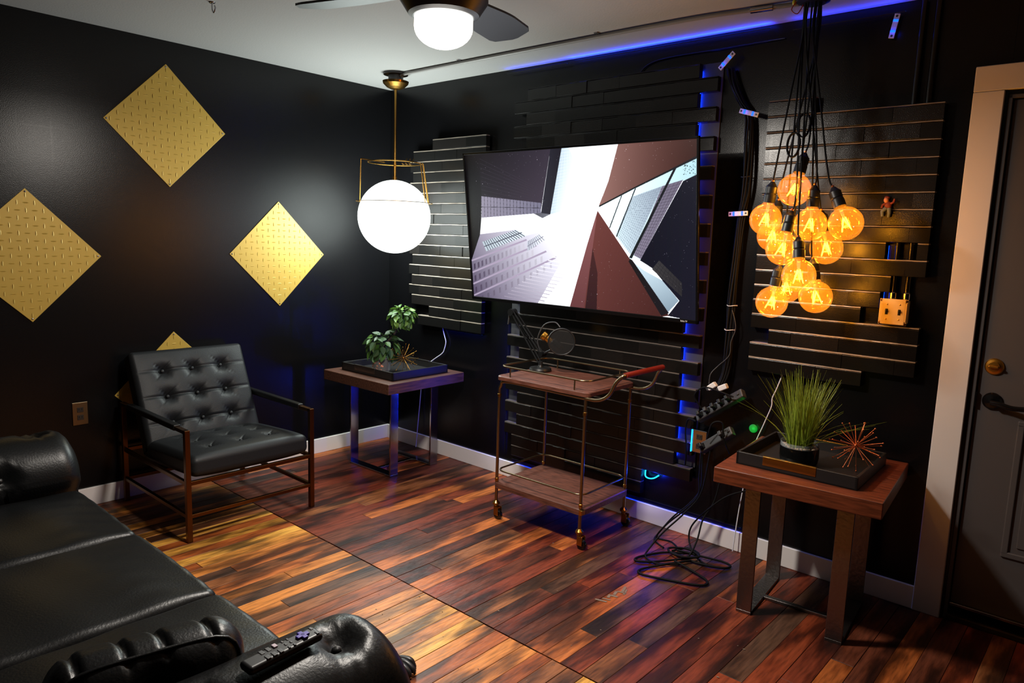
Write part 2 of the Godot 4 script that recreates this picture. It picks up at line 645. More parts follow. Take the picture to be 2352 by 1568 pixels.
func plank(mb: MB, w: float, l: float) -> void:
	var a := w / 2; var b := l / 2; var c := 0.0007
	var up := Vector3.UP
	mb.quad(Vector3(-a + c, 0, -b + c), Vector3(a - c, 0, -b + c), Vector3(a - c, 0, b - c), Vector3(-a + c, 0, b - c), up)
	for s in [-1.0, 1.0]:
		mb.quad(Vector3(s * (a - c), 0, -b + c), Vector3(s * (a - c), 0, b - c), Vector3(s * a, -c, b), Vector3(s * a, -c, -b), Vector3(s, 1, 0).normalized())
		mb.quad(Vector3(-a + c, 0, s * (b - c)), Vector3(a - c, 0, s * (b - c)), Vector3(a, -c, s * b), Vector3(-a, -c, s * b), Vector3(0, 1, s).normalized())
		mb.quad(Vector3(s * a, -c, -b), Vector3(s * a, -c, b), Vector3(s * a, -0.015, b), Vector3(s * a, -0.015, -b), Vector3(s, 0, 0))
		mb.quad(Vector3(-a, -c, s * b), Vector3(a, -c, s * b), Vector3(a, -0.015, s * b), Vector3(-a, -0.015, s * b), Vector3(0, 0, s))

# ---------------------------------------------------------------- brick panels
var brick_meshes := {}

func brick_mesh(w: float, h: float, variant: int) -> Mesh:
	var key := "%d_%d_%d" % [roundi(w * 1000), roundi(h * 1000), variant]
	if brick_meshes.has(key):
		return brick_meshes[key]
	var r := RandomNumberGenerator.new()
	r.seed = hash(key)
	var mb := MB.new()
	var a := w / 2; var b := h / 2; var d := 0.033
	var R := 0.0045
	var prof := [[Vector2(-b, 0.0), Vector2(-1, 0)], [Vector2(-b, d - 0.0025), Vector2(-1, 0)], [Vector2(-b + 0.0025, d), Vector2(0, 1)], [Vector2(b - R, d), Vector2(0, 1)]]
	for k in range(1, 4):
		var w_ := PI / 2 * k / 3.0
		prof.append([Vector2(b - R + R * sin(w_), d - R + R * cos(w_)), Vector2(sin(w_), cos(w_))])
	prof.append([Vector2(b, 0.0), Vector2(1, 0)])
	var ends := []
	for sx in [-1.0, 1.0]:
		var up := r.randf_range(-0.0012, 0.0012); var off := r.randf_range(-0.0015, 0.0015)
		var line := []
		for e in prof:
			var q: Vector2 = e[0]
			var lift := up if q.x > 0.0 else 0.0
			line.append(Vector3(sx * a, q.x + lift, q.y + (off if q.y > 0.01 else 0.0)))
		ends.append(line)
		for k in range(1, prof.size() - 1):
			mb.tri(line[0], line[k], line[k + 1], Vector3(sx, 0, 0), Vector3(sx, 0, 0), Vector3(sx, 0, 0))
	for k in prof.size() - 1:
		var n0 := Vector3(0, prof[k][1].x, prof[k][1].y); var n1 := Vector3(0, prof[k + 1][1].x, prof[k + 1][1].y)
		mb.quadn(ends[0][k], ends[1][k], ends[1][k + 1], ends[0][k + 1], n0, n0, n1, n1)
	brick_meshes[key] = mb.mesh()
	return brick_meshes[key]

func brick_row(parent: Node3D, x0: float, x1: float, top: float, z: float, first: float, pitch: float, r: RandomNumberGenerator, ridge_mat := "edge_highlight") -> void:
	var x := x0
	var l := first
	while x < x1 - 0.02:
		var e := minf(x + l, x1)
		if x1 - e < 0.05:
			e = x1
		var o := put_mesh(brick_mesh(e - x - 0.0012, pitch - 0.0062, r.randi() % 2), "brick", M.brick_paint if r.randf() < 0.75 else M.brick_paint_worn, parent)
		o.position = Vector3((x + e) / 2, top - 0.0062 - (pitch - 0.0062) / 2, z + r.randf_range(-0.002, 0.002))
		x = e
		l = 0.205
	# thin uneven ridge on top of the row; its tone paints the edge highlight
	var mb := MB.new()
	var n := maxi(2, ceili((x1 - x0) / 0.035))
	var prev := []
	for i in n + 1:
		var xx := lerpf(x0 + 0.001, x1 - 0.001, float(i) / n)
		var y1 := top - 0.0004 - r.randf_range(0.0, 0.0012)
		var y0 := top - 0.0060 + r.randf_range(-0.0006, 0.0010)
		var zz := z + 0.0335 + r.randf_range(-0.0022, 0.0012)
		var ring := [Vector3(xx, y0, z), Vector3(xx, y0, zz), Vector3(xx, y1 - 0.001, zz - 0.001), Vector3(xx, y1, zz - 0.004), Vector3(xx, y1, z)]
		if prev:
			for k in 4:
				mb.flat(prev[k], prev[k + 1], ring[k + 1], ring[k], Vector3(xx, (y0 + y1) / 2, z + 0.015))
		if i == 0 or i == n:
			var nn := Vector3(-1 if i == 0 else 1, 0, 0)
			for k in range(1, 4):
				mb.tri(ring[0], ring[k], ring[k + 1], nn, nn, nn)
		prev = ring
	put(mb, "highlight_ridge", M[ridge_mat], parent)

func build_bricks() -> void:
	var r := RandomNumberGenerator.new()
	r.seed = 23
	var a := thing("brick_panel", "narrow black brick panel behind the glowing globe lamp, left of the television", "brick panel")
	for k in 18:
		var x0 := 0.27 if k % 2 else 0.30
		var x1 := 0.962
		if k == 17: x0 = 0.485
		if k == 1: x0 = 0.474
		if k == 0: x0 = 0.366
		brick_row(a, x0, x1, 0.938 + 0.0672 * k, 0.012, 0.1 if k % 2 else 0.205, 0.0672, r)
	var b := thing("brick_panel", "large black brick panel with toothed edges behind the television and bar cart", "brick panel")
	for k in range(-1, 31):
		var x0 := 1.285 if k % 2 == 0 else 1.19
		var x1 := 2.345 if k % 2 == 0 else 2.441
		if k <= 0: x0 = 1.25; x1 = 2.165
		brick_row(b, x0, x1, 0.295 + 0.0671 * k, 0.020, 0.205, 0.0671, r, "edge_highlight_dim" if k < 24 else "brick_paint_worn")  # painted highlight dimmed low down, left out on the upper rows
	for e in [[2.388, 0.11], [1.237, 0.11]]:
		put(bx(Vector3(e[1], 1.95 if e[0] > 2.0 else 0.95, 0.006), Vector3(e[0], 1.335 if e[0] > 2.0 else 0.835, 0.006), 0.001), "added_glow_board", M.glow_board_grey, b)  # added boards, paler than the wall, to catch blue light in the notches
	var c := thing("brick_panel", "black brick panel beside the door, lit orange by the amber bulbs", "brick panel")
	for k in range(10, 28):
		var top := 0.295 + 0.0671 * k
		var x0 := 2.685
		var first := 0.205 if k % 2 else 0.1
		if k == 12: x0 = 2.77
		if k == 10:
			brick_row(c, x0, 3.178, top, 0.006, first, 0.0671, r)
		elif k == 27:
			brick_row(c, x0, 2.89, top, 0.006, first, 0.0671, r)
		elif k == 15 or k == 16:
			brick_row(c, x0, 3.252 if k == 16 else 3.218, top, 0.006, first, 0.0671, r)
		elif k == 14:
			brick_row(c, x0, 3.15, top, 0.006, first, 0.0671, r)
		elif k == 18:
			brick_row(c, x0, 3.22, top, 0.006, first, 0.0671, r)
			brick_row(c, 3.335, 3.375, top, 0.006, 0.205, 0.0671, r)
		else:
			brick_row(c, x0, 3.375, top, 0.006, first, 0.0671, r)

func build_led_strips() -> void:
	led_strip("blue light strip along the top of the wall under the ceiling", Vector3(1.55, 2.418, 0.030), Vector3(2.66, 2.418, 0.030), Vector3.UP, 0.30)
	led_strip("faint blue light strip end under the ceiling above the globe lamp side", Vector3(1.10, 2.412, 0.030), Vector3(1.54, 2.412, 0.030), Vector3.UP, 0.03)
	led_strip("short blue light strip under the ceiling right of the hanging bulb cords", Vector3(2.76, 2.395, 0.030), Vector3(3.2, 2.395, 0.030), Vector3.UP, 0.05)
	led_strip("blue light strip tucked under the bricks just above the white baseboard", Vector3(1.22, 0.122, 0.007), Vector3(2.70, 0.122, 0.007), Vector3.DOWN, 0.05)
	led_strip("upright blue light strip glowing in the brick notches right of the television", Vector3(2.332, 0.40, 0.014), Vector3(2.332, 2.28, 0.014), Vector3.RIGHT, 0.26)
	led_strip("upright blue light strip in the brick notches left of the bar cart", Vector3(1.296, 0.30, 0.012), Vector3(1.296, 1.25, 0.012), Vector3.LEFT, 0.10)
	led_strip("upright blue light strip on the low left brick edge facing the corner table", Vector3(1.182, 0.16, 0.030), Vector3(1.182, 0.95, 0.030), Vector3.LEFT, 0.17)
	led_strip("blue light strip in the single notch left of the bulb-lit bricks", Vector3(2.766, 1.045, 0.006), Vector3(2.766, 1.095, 0.006), Vector3.LEFT, 0.002)
	led_strip("blue light strip under the narrow brick panel above the potted topiary", Vector3(0.60, 0.862, 0.020), Vector3(0.95, 0.862, 0.020), Vector3.DOWN, 0.02)
	led_strip("tiny blue light strip among the bricks beside the double switch conduits", Vector3(3.224, 1.19, 0.006), Vector3(3.224, 1.49, 0.006), Vector3.RIGHT, 0.003)
	# loose end of the strip, curled on the wall at the panel's lower corner
	var t := thing("led_strip", "bright cyan loose strip end curled at the lower brick corner", "light strip", Vector3(2.21, 0.265, 0.02))
	var pts := smooth([Vector3(-0.04, 0.018, 0), Vector3(-0.036, -0.012, 0.004), Vector3(-0.01, -0.017, 0.01), Vector3(0.02, -0.008, 0.012), Vector3(0.045, 0.012, 0.008)])
	put(tb(pts, 0.0035, 6), "led_face", M.led_cyan, t)
	omni(t, Vector3(0.02, 0, 0.045), BLUE, 0.035, 0.01)

# ---------------------------------------------------------------- television
func fill_poly(im: Image, uvs: Array, c0: Color, c1: Color, dir := Vector2(1, 0)) -> void:
	var w := im.get_width(); var h := im.get_height()
	var pts := []
	var lo := INF; var hi := -INF; var y0 := INF; var y1 := -INF
	for i in uvs.size() / 2:
		var p := Vector2(uvs[2 * i] * w, uvs[2 * i + 1] * h)
		pts.append(p)
		lo = minf(lo, p.dot(dir)); hi = maxf(hi, p.dot(dir)); y0 = minf(y0, p.y); y1 = maxf(y1, p.y)
	for y in range(maxi(0, floori(y0)), mini(h, ceili(y1))):
		var cross := []
		var yy := y + 0.5
		for i in pts.size():
			var p: Vector2 = pts[i]; var q: Vector2 = pts[(i + 1) % pts.size()]
			if (p.y <= yy) != (q.y <= yy):
				cross.append(p.x + (yy - p.y) / (q.y - p.y) * (q.x - p.x))
		cross.sort()
		for i in cross.size() / 2:
			for x in range(maxi(0, roundi(cross[2 * i])), mini(w, roundi(cross[2 * i + 1]))):
				var s: float = clampf((Vector2(x, yy).dot(dir) - lo) / maxf(hi - lo, 1.0), 0, 1)
				im.set_pixel(x, y, c0.lerp(c1, s))

# thin lines across a four-cornered face: rows of u and v
func rule_face(im: Image, q: Array, nu: int, nv: int, c: Color, w := 0.0012) -> void:
	var a := Vector2(q[0], q[1]); var b := Vector2(q[2], q[3]); var d := Vector2(q[4], q[5]); var e := Vector2(q[6], q[7])
	for i in range(1, nu):
		var s := float(i) / nu
		line(im, a.lerp(b, s), e.lerp(d, s), w, c)
	for i in range(1, nv):
		var s := float(i) / nv
		line(im, a.lerp(e, s), b.lerp(d, s), w, c)

func line(im: Image, p: Vector2, q: Vector2, w: float, c: Color) -> void:
	var k := (q - p).orthogonal().normalized() * w
	k.x *= 0.56
	fill_poly(im, [p.x + k.x, p.y + k.y, q.x + k.x, q.y + k.y, q.x - k.x, q.y - k.y, p.x - k.x, p.y - k.y], c, c)

func c8(r: int, g: int, b: int) -> Color:
		return Color(pow(r / 255.0, 1.3), pow(g / 255.0, 1.3), pow(b / 255.0, 1.3))

func screen_picture() -> ImageTexture:
	var im := Image.create(960, 540, false, Image.FORMAT_RGB8)
	im.fill(c8(250, 252, 255))
	# looking up between towers into a white sky
	fill_poly(im, [0.483, -0.01, 0.511, -0.01, 0.562, 0.175, 0.531, 0.369, 0.419, 0.406], c8(186, 200, 210), c8(246, 250, 255), Vector2(0.9, 0.3))
	rule_face(im, [0.483, -0.01, 0.52, -0.01, 0.56, 0.36, 0.419, 0.406], 5, 22, c8(216, 224, 230), 0.001)
	fill_poly(im, [0.0, 0.0, 0.433, -0.01, 0.377, 0.377, 0.077, 0.283], c8(30, 28, 34), c8(78, 70, 84), Vector2(0.8, 0.6))
	for k in 9:
		line(im, Vector2(0.08, 0.03 + 0.03 * k), Vector2(0.37 + 0.006 * k, 0.36 - 0.03 * (8 - k) * 0.5), 0.0008, c8(74, 68, 80))
	fill_poly(im, [0.433, -0.01, 0.483, -0.01, 0.419, 0.406, 0.376, 0.398], c8(58, 58, 70), c8(44, 42, 52))
	fill_poly(im, [0.077, 0.283, 0.378, 0.333, 0.376, 0.398, 0.071, 0.432], c8(150, 145, 160), c8(126, 124, 142))
	rule_face(im, [0.077, 0.283, 0.378, 0.333, 0.376, 0.398, 0.071, 0.432], 18, 2, c8(58, 56, 66), 0.0013)
	fill_poly(im, [0.376, 0.398, 0.419, 0.406, 0.382, 0.431, 0.342, 0.402], c8(90, 90, 100), c8(130, 132, 140))
	# lower left block of balconies fading up into the light
	fill_poly(im, [0.057, 0.548, 0.253, 0.509, 0.304, 0.546, 0.423, 0.499, 0.452, 0.539, 0.483, 0.659, 0.338, 1.01, -0.02, 1.02, -0.01, 0.751], c8(92, 82, 104), c8(232, 232, 240), Vector2(0.75, -0.66))
	for k in 4:
		var s := 0.085 * k
		line(im, Vector2(0.0, 0.74 + s * 1.0), Vector2(0.30 + s * 0.55, 0.575 + s * 0.42), 0.006, c8(168, 158, 176))
		for j in 13:
			var u := j / 13.0
			var p := Vector2(0.01, 0.765 + s).lerp(Vector2(0.30 + s * 0.55, 0.595 + s * 0.42), u)
			var dk := c8(88, 78, 98).lerp(c8(205, 203, 212), u * 0.95)
			fill_poly(im, [p.x, p.y, p.x + 0.010, p.y - 0.008, p.x + 0.010, p.y + 0.030, p.x, p.y + 0.040], dk, dk)
	for k in 15:
		var u := k / 15.0
		var p := Vector2(0.15, 1.0).lerp(Vector2(0.44, 0.66), u)
		line(im, p, p + Vector2(0.20, 0.03) * (1.0 - u * 0.5), 0.003, c8(150, 142, 158).lerp(c8(244, 244, 250), u))
	fill_poly(im, [0.066, 0.601, 0.253, 0.509, 0.304, 0.546, 0.085, 0.667], c8(176, 186, 194), c8(214, 222, 228))
	rule_face(im, [0.066, 0.601, 0.253, 0.509, 0.304, 0.546, 0.085, 0.667], 17, 2, c8(92, 96, 108), 0.003)
	fill_poly(im, [0.303, 0.588, 0.367, 0.534, 0.397, 0.566, 0.301, 0.652], c8(180, 184, 194), c8(230, 234, 240))
	rule_face(im, [0.303, 0.588, 0.367, 0.534, 0.397, 0.566, 0.301, 0.652], 9, 2, c8(140, 140, 152), 0.0025)
	fill_poly(im, [-0.013, -0.005, 0.076, -0.002, 0.078, 0.274, 0.070, 0.432, 0.057, 0.548, -0.005, 0.751], c8(20, 19, 23), c8(40, 37, 44))
	# red brown tower on the right with a glazed wedge
	fill_poly(im, [0.634, 0.361, 0.726, 0.294, 0.912, 0.156, 1.004, 0.093, 1.004, 0.195, 0.948, 0.221, 0.795, 0.674, 0.755, 0.666], c8(240, 250, 252), c8(176, 206, 214))
	fill_poly(im, [0.767, 0.302, 0.879, 0.246, 0.760, 0.646, 0.699, 0.528], c8(206, 222, 228), c8(150, 160, 174))
	rule_face(im, [0.767, 0.302, 0.879, 0.246, 0.760, 0.646, 0.699, 0.528], 12, 26, c8(128, 140, 152), 0.0006)
	fill_poly(im, [0.879, 0.246, 0.953, 0.214, 0.798, 0.666, 0.770, 0.645], c8(140, 134, 150), c8(118, 112, 128))
	rule_face(im, [0.879, 0.246, 0.953, 0.214, 0.798, 0.666, 0.770, 0.645], 5, 24, c8(80, 74, 88), 0.0008)
	fill_poly(im, [0.953, 0.221, 1.004, 0.185, 1.01, 1.01, 0.898, 0.992, 0.941, 0.896, 0.840, 0.715, 0.795, 0.674], c8(26, 27, 42), c8(34, 34, 50))
	fill_poly(im, [0.867, 0.668, 0.950, 0.791, 0.950, 0.872, 0.840, 0.722], c8(72, 70, 72), c8(56, 54, 58))
	rule_face(im, [0.867, 0.668, 0.950, 0.791, 0.950, 0.872, 0.840, 0.722], 9, 4, c8(44, 42, 48), 0.0008)
	fill_poly(im, [0.718, -0.01, 1.003, -0.01, 1.004, 0.090, 0.777, 0.251, 0.634, 0.353, 0.675, 0.210], c8(150, 118, 112), c8(66, 36, 32), Vector2(0.9, 0.1))
	fill_poly(im, [0.628, 0.384, 0.755, 0.669, 0.903, 0.991, 0.849, 1.01, 0.492, 1.01, 0.579, 0.597], c8(118, 74, 70), c8(80, 46, 44), Vector2(0.7, 0.4))
	fill_poly(im, [0.625, 0.407, 0.603, 0.611, 0.556, 1.01, 0.492, 1.01, 0.579, 0.597], c8(142, 98, 98), c8(112, 72, 74), Vector2(0, 1))
	fill_poly(im, [0.603, 0.611, 0.621, 0.768, 0.613, 1.01, 0.562, 1.01], c8(84, 52, 52), c8(62, 38, 42), Vector2(0, 1))
	fill_poly(im, [0.760, 0.677, 0.810, 0.733, 0.879, 0.785, 0.939, 0.896, 0.898, 0.973], c8(204, 220, 228), c8(138, 154, 166), Vector2(0.4, 0.9))
	fill_poly(im, [0.755, 0.666, 0.765, 0.676, 0.903, 0.976, 0.874, 0.996, 0.750, 0.685], c8(40, 34, 36), c8(36, 34, 42))
	for q in [[0.921, 0.150, 0.932, 0.143, 0.763, 0.665, 0.752, 0.662], [0.778, 0.256, 0.783, 0.252, 0.705, 0.539, 0.701, 0.537], [0.725, 0.295, 0.729, 0.292, 0.677, 0.489, 0.674, 0.485], [0.634, 0.353, 0.777, 0.247, 0.925, 0.143, 1.003, 0.087, 1.004, 0.100, 0.926, 0.153, 0.777, 0.256, 0.634, 0.362]]:
		fill_poly(im, q, c8(38, 44, 46), c8(38, 38, 46))
	# snow
	var r := RandomNumberGenerator.new()
	r.seed = 5
	for k in 520:
		var x := r.randi_range(2, 956); var y := r.randi_range(2, 536)
		var s := 1 if r.randf() < 0.93 else 2
		var base := im.get_pixel(x, y)
		var cc := base.lerp(c8(235, 230, 240), r.randf_range(0.25, 0.85))
		im.fill_rect(Rect2i(x, y, s, s), cc)
	for k in 40:
		im.fill_rect(Rect2i(r.randi_range(915, 955), r.randi_range(62, 100), r.randi_range(1, 4), 2), c8(70, 84, 86))
	return ImageTexture.create_from_image(im)

func build_television() -> void:
	# 65 inch set on a tilting mount, its top leaning out from the wall
	var top := Vector3(1.775, 1.936, 0.315)
	var low := Vector3(1.775, 1.104, 0.205)
	var mid := (top + low) / 2.0
	var up := (top - low).normalized()
	var turn := Basis(Vector3.RIGHT, up, Vector3.RIGHT.cross(up))
	var t := thing("television", "large flat television showing towers seen from below against white sky", "television", mid)
	t.basis = turn
	var w := 1.462; var h := 0.838
	put(bx(Vector3(w - 0.02, h - 0.02, 0.022), Vector3(0, 0, -0.016), 0.006), "back_cover", M.black_plastic, t)
	put(bx(Vector3(0.9, 0.42, 0.03), Vector3(0, -0.12, -0.04), 0.01), "rear_housing", M.black_plastic, t)
	var mb := MB.new()
	for e in [[Vector3(w, 0.012, 0.014), Vector3(0, h / 2 - 0.006, 0)], [Vector3(w, 0.018, 0.014), Vector3(0, -h / 2 + 0.009, 0)], [Vector3(0.012, h, 0.014), Vector3(-w / 2 + 0.006, 0, 0)], [Vector3(0.012, h, 0.014), Vector3(w / 2 - 0.006, 0, 0)]]:
		mb.rbox(e[0], 0.002, Transform3D(Basis(), e[1]))
	put(mb, "bezel", M.black_gloss, t)
	var sw := (w - 0.024) / 2; var y0 := -h / 2 + 0.018; var y1 := h / 2 - 0.012
	mb = MB.new()
	var z := 0.001
	var f := Vector3(0, 0, 1)
	var a := Vector3(-sw, y1, z); var b := Vector3(sw, y1, z); var c := Vector3(sw, y0, z); var d := Vector3(-sw, y0, z)
	mb.tri(a, b, c, f, f, f, Vector2(0, 0), Vector2(1, 0), Vector2(1, 1))
	mb.tri(a, c, d, f, f, f, Vector2(0, 0), Vector2(1, 1), Vector2(0, 1))
	var m := mat("screen", Color(0.02, 0.02, 0.02), 0.25)
	m.emission_enabled = true
	m.emission_texture = screen_picture()
	m.emission_operator = BaseMaterial3D.EMISSION_OP_MULTIPLY
	m.emission = Color.WHITE
	m.emission_energy_multiplier = 1.4
	m.texture_repeat = false
	put(mb, "screen", m, t)
	var tm := TextMesh.new()
	tm.text = "Roku TV"
	tm.font_size = 10
	tm.pixel_size = 0.0009
	tm.depth = 0.0006
	var o := put_mesh(tm, "lettering", M.white_plastic, t)
	o.position = Vector3(w / 2 - 0.07, -h / 2 + 0.009, 0.0073)
	area(t, Vector3(0, 0, 0.012), Vector3(0, 0, 1), Vector3.RIGHT, Vector2(sw * 2, h - 0.03), Color(0.93, 0.95, 1.0), 0.2)
	# wall mount
	put(bx(Vector3(0.42, 0.22, 0.02), Vector3(0, -0.0, -0.180), 0.003), "wall_plate", M.black_plastic, t)
	for s in [-0.15, 0.15]:
		put(bx(Vector3(0.03, 0.36, 0.02), Vector3(s, 0, -0.065), 0.003), "bracket", M.black_plastic, t)
		put(bx(Vector3(0.03, 0.05, 0.11), Vector3(s, 0, -0.12), 0.003), "mount_arm", M.black_plastic, t)

# ---------------------------------------------------------------- sofa
# rolled tufted arm: profile from the inner face over the roll and down the outside, run along z; buttons pull it in
func sofa_arm(inner: float, z0: float, z1: float, buttons: Array) -> MB:
	var prof := []          # x (outwards), y
	for k in 8:
		prof.append(Vector2(-0.125, lerpf(0.20, 0.46, k / 8.0)))
	var cx := -0.005; var cy := 0.485; var rr := 0.168
	for k in 27:
		var w := lerpf(PI, -0.9, k / 26.0)
		prof.append(Vector2(cx + rr * cos(w), cy + rr * sin(w)))
	for k in range(1, 8):
		prof.append(Vector2(0.085, lerpf(0.345, 0.10, k / 7.0)))
	var rows := []
	var nz := 56
	var core := Vector2(0.0, 0.42)
	for i in nz + 1:
		var u := float(i) / nz
		var z := lerpf(z0, z1, u)
		# the front end closes in a soft curve
		var e := clampf((z - z0) / 0.085, 0.0, 1.0)
		var shrink := sqrt(1.0 - pow(1.0 - e, 2.6)) if e < 1.0 else 1.0
		var line := PackedVector3Array()
		for j in prof.size():
			var p: Vector2 = prof[j]
			var pn: Vector2 = (prof[mini(j + 1, prof.size() - 1)] - prof[maxi(j - 1, 0)]).orthogonal().normalized()
			if pn.dot(p - Vector2(cx, cy)) < 0: pn = -pn
			var push := 0.0
			for b in buttons:
				var q: Vector2 = prof[b[0]]
				var arc := (p - q).length()
				var dz: float = z - b[1]
				var d := sqrt(arc * arc + dz * dz)
				push -= 0.044 * exp(-pow(d / 0.038, 2.0))
				# pleats fanning from the button
				var ang := atan2(arc * (1.0 if j > b[0] else -1.0), dz)
				push += 0.005 * cos(ang * 9.0) * exp(-pow((d - 0.045) / 0.025, 2.0))
			p += pn * push
			var s := lerpf(0.25, 1.0, shrink)
			p = core + (p - core) * Vector2(lerpf(0.35, 1.0, shrink), s)
			line.append(Vector3(p.x * inner, p.y, z))
		rows.append(line)
	var mb := MB.new()
	mb.sheet(rows)
	var cap := PackedVector3Array()
	var mid := Vector3(core.x * inner, core.y, z0)
	for j in prof.size():
		cap.append(mid)
	mb.sheet([cap, rows[0]], false, 0)
	var rear: PackedVector3Array = rows[nz]
	for j in rear.size() - 1:
		mb.tri(Vector3(0, 0.3, z1), rear[j], rear[j + 1], Vector3(0, 0, 1), Vector3(0, 0, 1), Vector3(0, 0, 1))
	return mb

func build_sofa() -> void:
	var t := thing("sofa", "black leather sofa with three seat cushions and rolled tufted arms", "sofa", Vector3(1.86, 0, 2.32))
	# local: x along the sofa, z towards its back
	put(bx(Vector3(2.2, 0.17, 0.82), Vector3(0, 0.195, 0.45), 0.02), "base", M.leather, t)
	for k in 3:
		var o := MB.new()
		o.rbox(Vector3(0.572, 0.165, 0.72), 0.03, Transform3D(), 34, 4, SeatSkin.new())
		var c := put(o, "seat_cushion", M.leather, t)
		c.position = Vector3(-0.575 + 0.575 * k, 0.36, 0.365)
		var pipe := []
		for s in 4:
			var w := [Vector2(-1, -1), Vector2(1, -1), Vector2(1, 1), Vector2(-1, 1)]
			var p: Vector2 = w[s]; var q: Vector2 = w[(s + 1) % 4]
			for i in 10:
				var m := p.lerp(q, i / 10.0)
				var l := maxf(absf(m.x), absf(m.y))
				var rd := m
				if absf(m.x) > 0.94 and absf(m.y) > 0.94: rd = m * 0.985
				pipe.append(Vector3(rd.x * 0.283, 0.058 + 0.0 * l, rd.y * 0.357))
		put(tb(pipe, 0.005, 6, true), "piping", M.leather, c)
	# arms
	for s in [-1.0, 1.0]:
		var btn := [[19, 0.135], [19, 0.44], [10, 0.28], [10, 0.56]]
		var a := put(sofa_arm(s, 0.0, 0.88, btn), "arm", M.leather, t)
		a.position = Vector3(s * 1.005, 0.0, -0.02)
		for b in [[19, 0.135, 0.0, 1.0], [10, 0.28, -1.0, 0.35]]:
			var w := lerpf(PI, -0.9, (b[0] - 8) / 26.0)
			var rr := 0.168 - 0.036
			var mb := MB.new()
			mb.ball(Vector3.ZERO, Vector3(0.012, 0.008, 0.012), 6, 10)
			var o := put(mb, "button", M.leather, a)
			var nn := Vector3(cos(w) * s, sin(w), 0)
			o.position = Vector3((-0.005 + rr * cos(w)) * s, 0.485 + rr * sin(w), b[1])
			o.basis = Basis(Quaternion(Vector3.UP, nn))
	# back: a long tufted roll
	var rows := []
	for i in 61:
		var x := lerpf(-1.12, 1.12, i / 60.0)
		var line := PackedVector3Array()
		for j in 24:
			var p: Vector2
			if j < 8:
				p = Vector2(0.70, lerpf(0.25, 0.58, j / 8.0))
			elif j < 18:
				var w := lerpf(PI, -0.6, (j - 8) / 9.0)
				p = Vector2(0.80 + 0.10 * cos(w), 0.60 + 0.11 * sin(w))
			else:
				p = Vector2(0.87, lerpf(0.52, 0.10, (j - 18) / 5.0))
			var dd := absf(fposmod(x + 0.1, 0.2) - 0.1)
			if j > 3 and j < 12: p.x += 0.02 * exp(-pow(dd / 0.03, 2.0))
			line.append(Vector3(x, p.y, p.x))
		rows.append(line)
	var mb2 := MB.new()
	mb2.sheet(rows)
	for e in [0, 60]:
		var out_ := Vector3(-1 if e == 0 else 1, 0, 0)
		for j in 23:
			mb2.tri(Vector3(rows[e][0].x, 0.4, 0.79), rows[e][j], rows[e][j + 1], out_, out_, out_)
	put(mb2, "backrest", M.leather, t)
	for s in [[-1.0, 0.05], [1.0, 0.05], [-1.0, 0.8], [1.0, 0.8]]:
		mb2 = MB.new()
		mb2.lathe([[0.0, 0.0], [0.028, 0.0], [0.04, 0.03], [0.042, 0.06], [0.03, 0.09], [0.03, 0.11]], Transform3D(Basis(), Vector3(s[0] * 0.98, 0, s[1])), 14)
		put(mb2, "foot", M.black_gloss, t)
	# tufted cushion standing in the corner against the near arm
	var cu := thing("cushion", "black tufted leather cushion with piped edge leaning on the near sofa arm", "cushion", Vector3(2.70, 0.578, 2.735))
	cu.rotation = Vector3(0.0, deg_to_rad(78.0), 0.0)
	cu.rotate_object_local(Vector3.RIGHT, deg_to_rad(-14.0))
	mb2 = MB.new()
	mb2.rbox(Vector3(0.35, 0.205, 0.13), 0.055, Transform3D(), 40, 5, CushionSkin.new())
	put(mb2, "cover", M.leather, cu)
	var ring := []
	for k in 48:
		var w := TAU * k / 48
		var c := Vector2(cos(w), sin(w))
		var n := pow(pow(absf(c.x), 5.0) + pow(absf(c.y), 5.0), -0.2)
		ring.append(Vector3(c.x * n * 0.155, c.y * n * 0.088 + 0.004, 0.061))
	put(tb(ring, 0.005, 6, true), "piping", M.leather, cu)
	mb2 = MB.new()
	mb2.ball(Vector3(0, 0.02, 0.064), Vector3(0.012, 0.012, 0.008), 6, 10)
	put(mb2, "button", M.leather, cu)
	# remote on the near arm
	var r := thing("remote_control", "black remote control with a purple direction pad on the sofa arm", "remote control", Vector3(2.875, 0.667, 2.555), deg_to_rad(4.0))
	r.rotate_object_local(Vector3.FORWARD, deg_to_rad(2.0))
	put(bx(Vector3(0.040, 0.018, 0.165), Vector3.ZERO, 0.008), "body", M.black_plastic, r)
	mb2 = MB.new()
	mb2.rbox(Vector3(0.026, 0.005, 0.011), 0.002, Transform3D(Basis(), Vector3(0, 0.011, -0.045)))
	mb2.rbox(Vector3(0.011, 0.005, 0.028), 0.002, Transform3D(Basis(), Vector3(0, 0.011, -0.045)))
	put(mb2, "direction_pad", M.purple, r, "purple direction pad")
	for e in [[-0.010, -0.072, 0.007], [0.010, -0.072, 0.007], [-0.012, -0.018, 0.005], [0.0, -0.018, 0.005], [0.012, -0.018, 0.005], [-0.012, -0.006, 0.005], [0.0, -0.006, 0.005], [0.012, -0.006, 0.005], [0.010, 0.012, 0.009], [-0.010, 0.026, 0.009], [0.010, 0.026, 0.009], [-0.010, 0.040, 0.009], [0.010, 0.040, 0.009]]:
		put(bx(Vector3(e[2] * 1.5, 0.004, e[2]), Vector3(e[0], 0.0083, e[1]), 0.0015), "key", M.dark_grey, r)
	put(bx(Vector3(0.012, 0.004, 0.009), Vector3(-0.010, 0.010, 0.012), 0.0015), "key", M.pink_button, r, "pale pink key")
	# carved paw on the boards past the near arm
	var pw := thing("carved_paw", "small black carved paw with rounded toes on the floorboards past the sofa arm", "carved paw", Vector3(2.285, 0.0, 1.785), deg_to_rad(12.0))
	mb2 = MB.new()
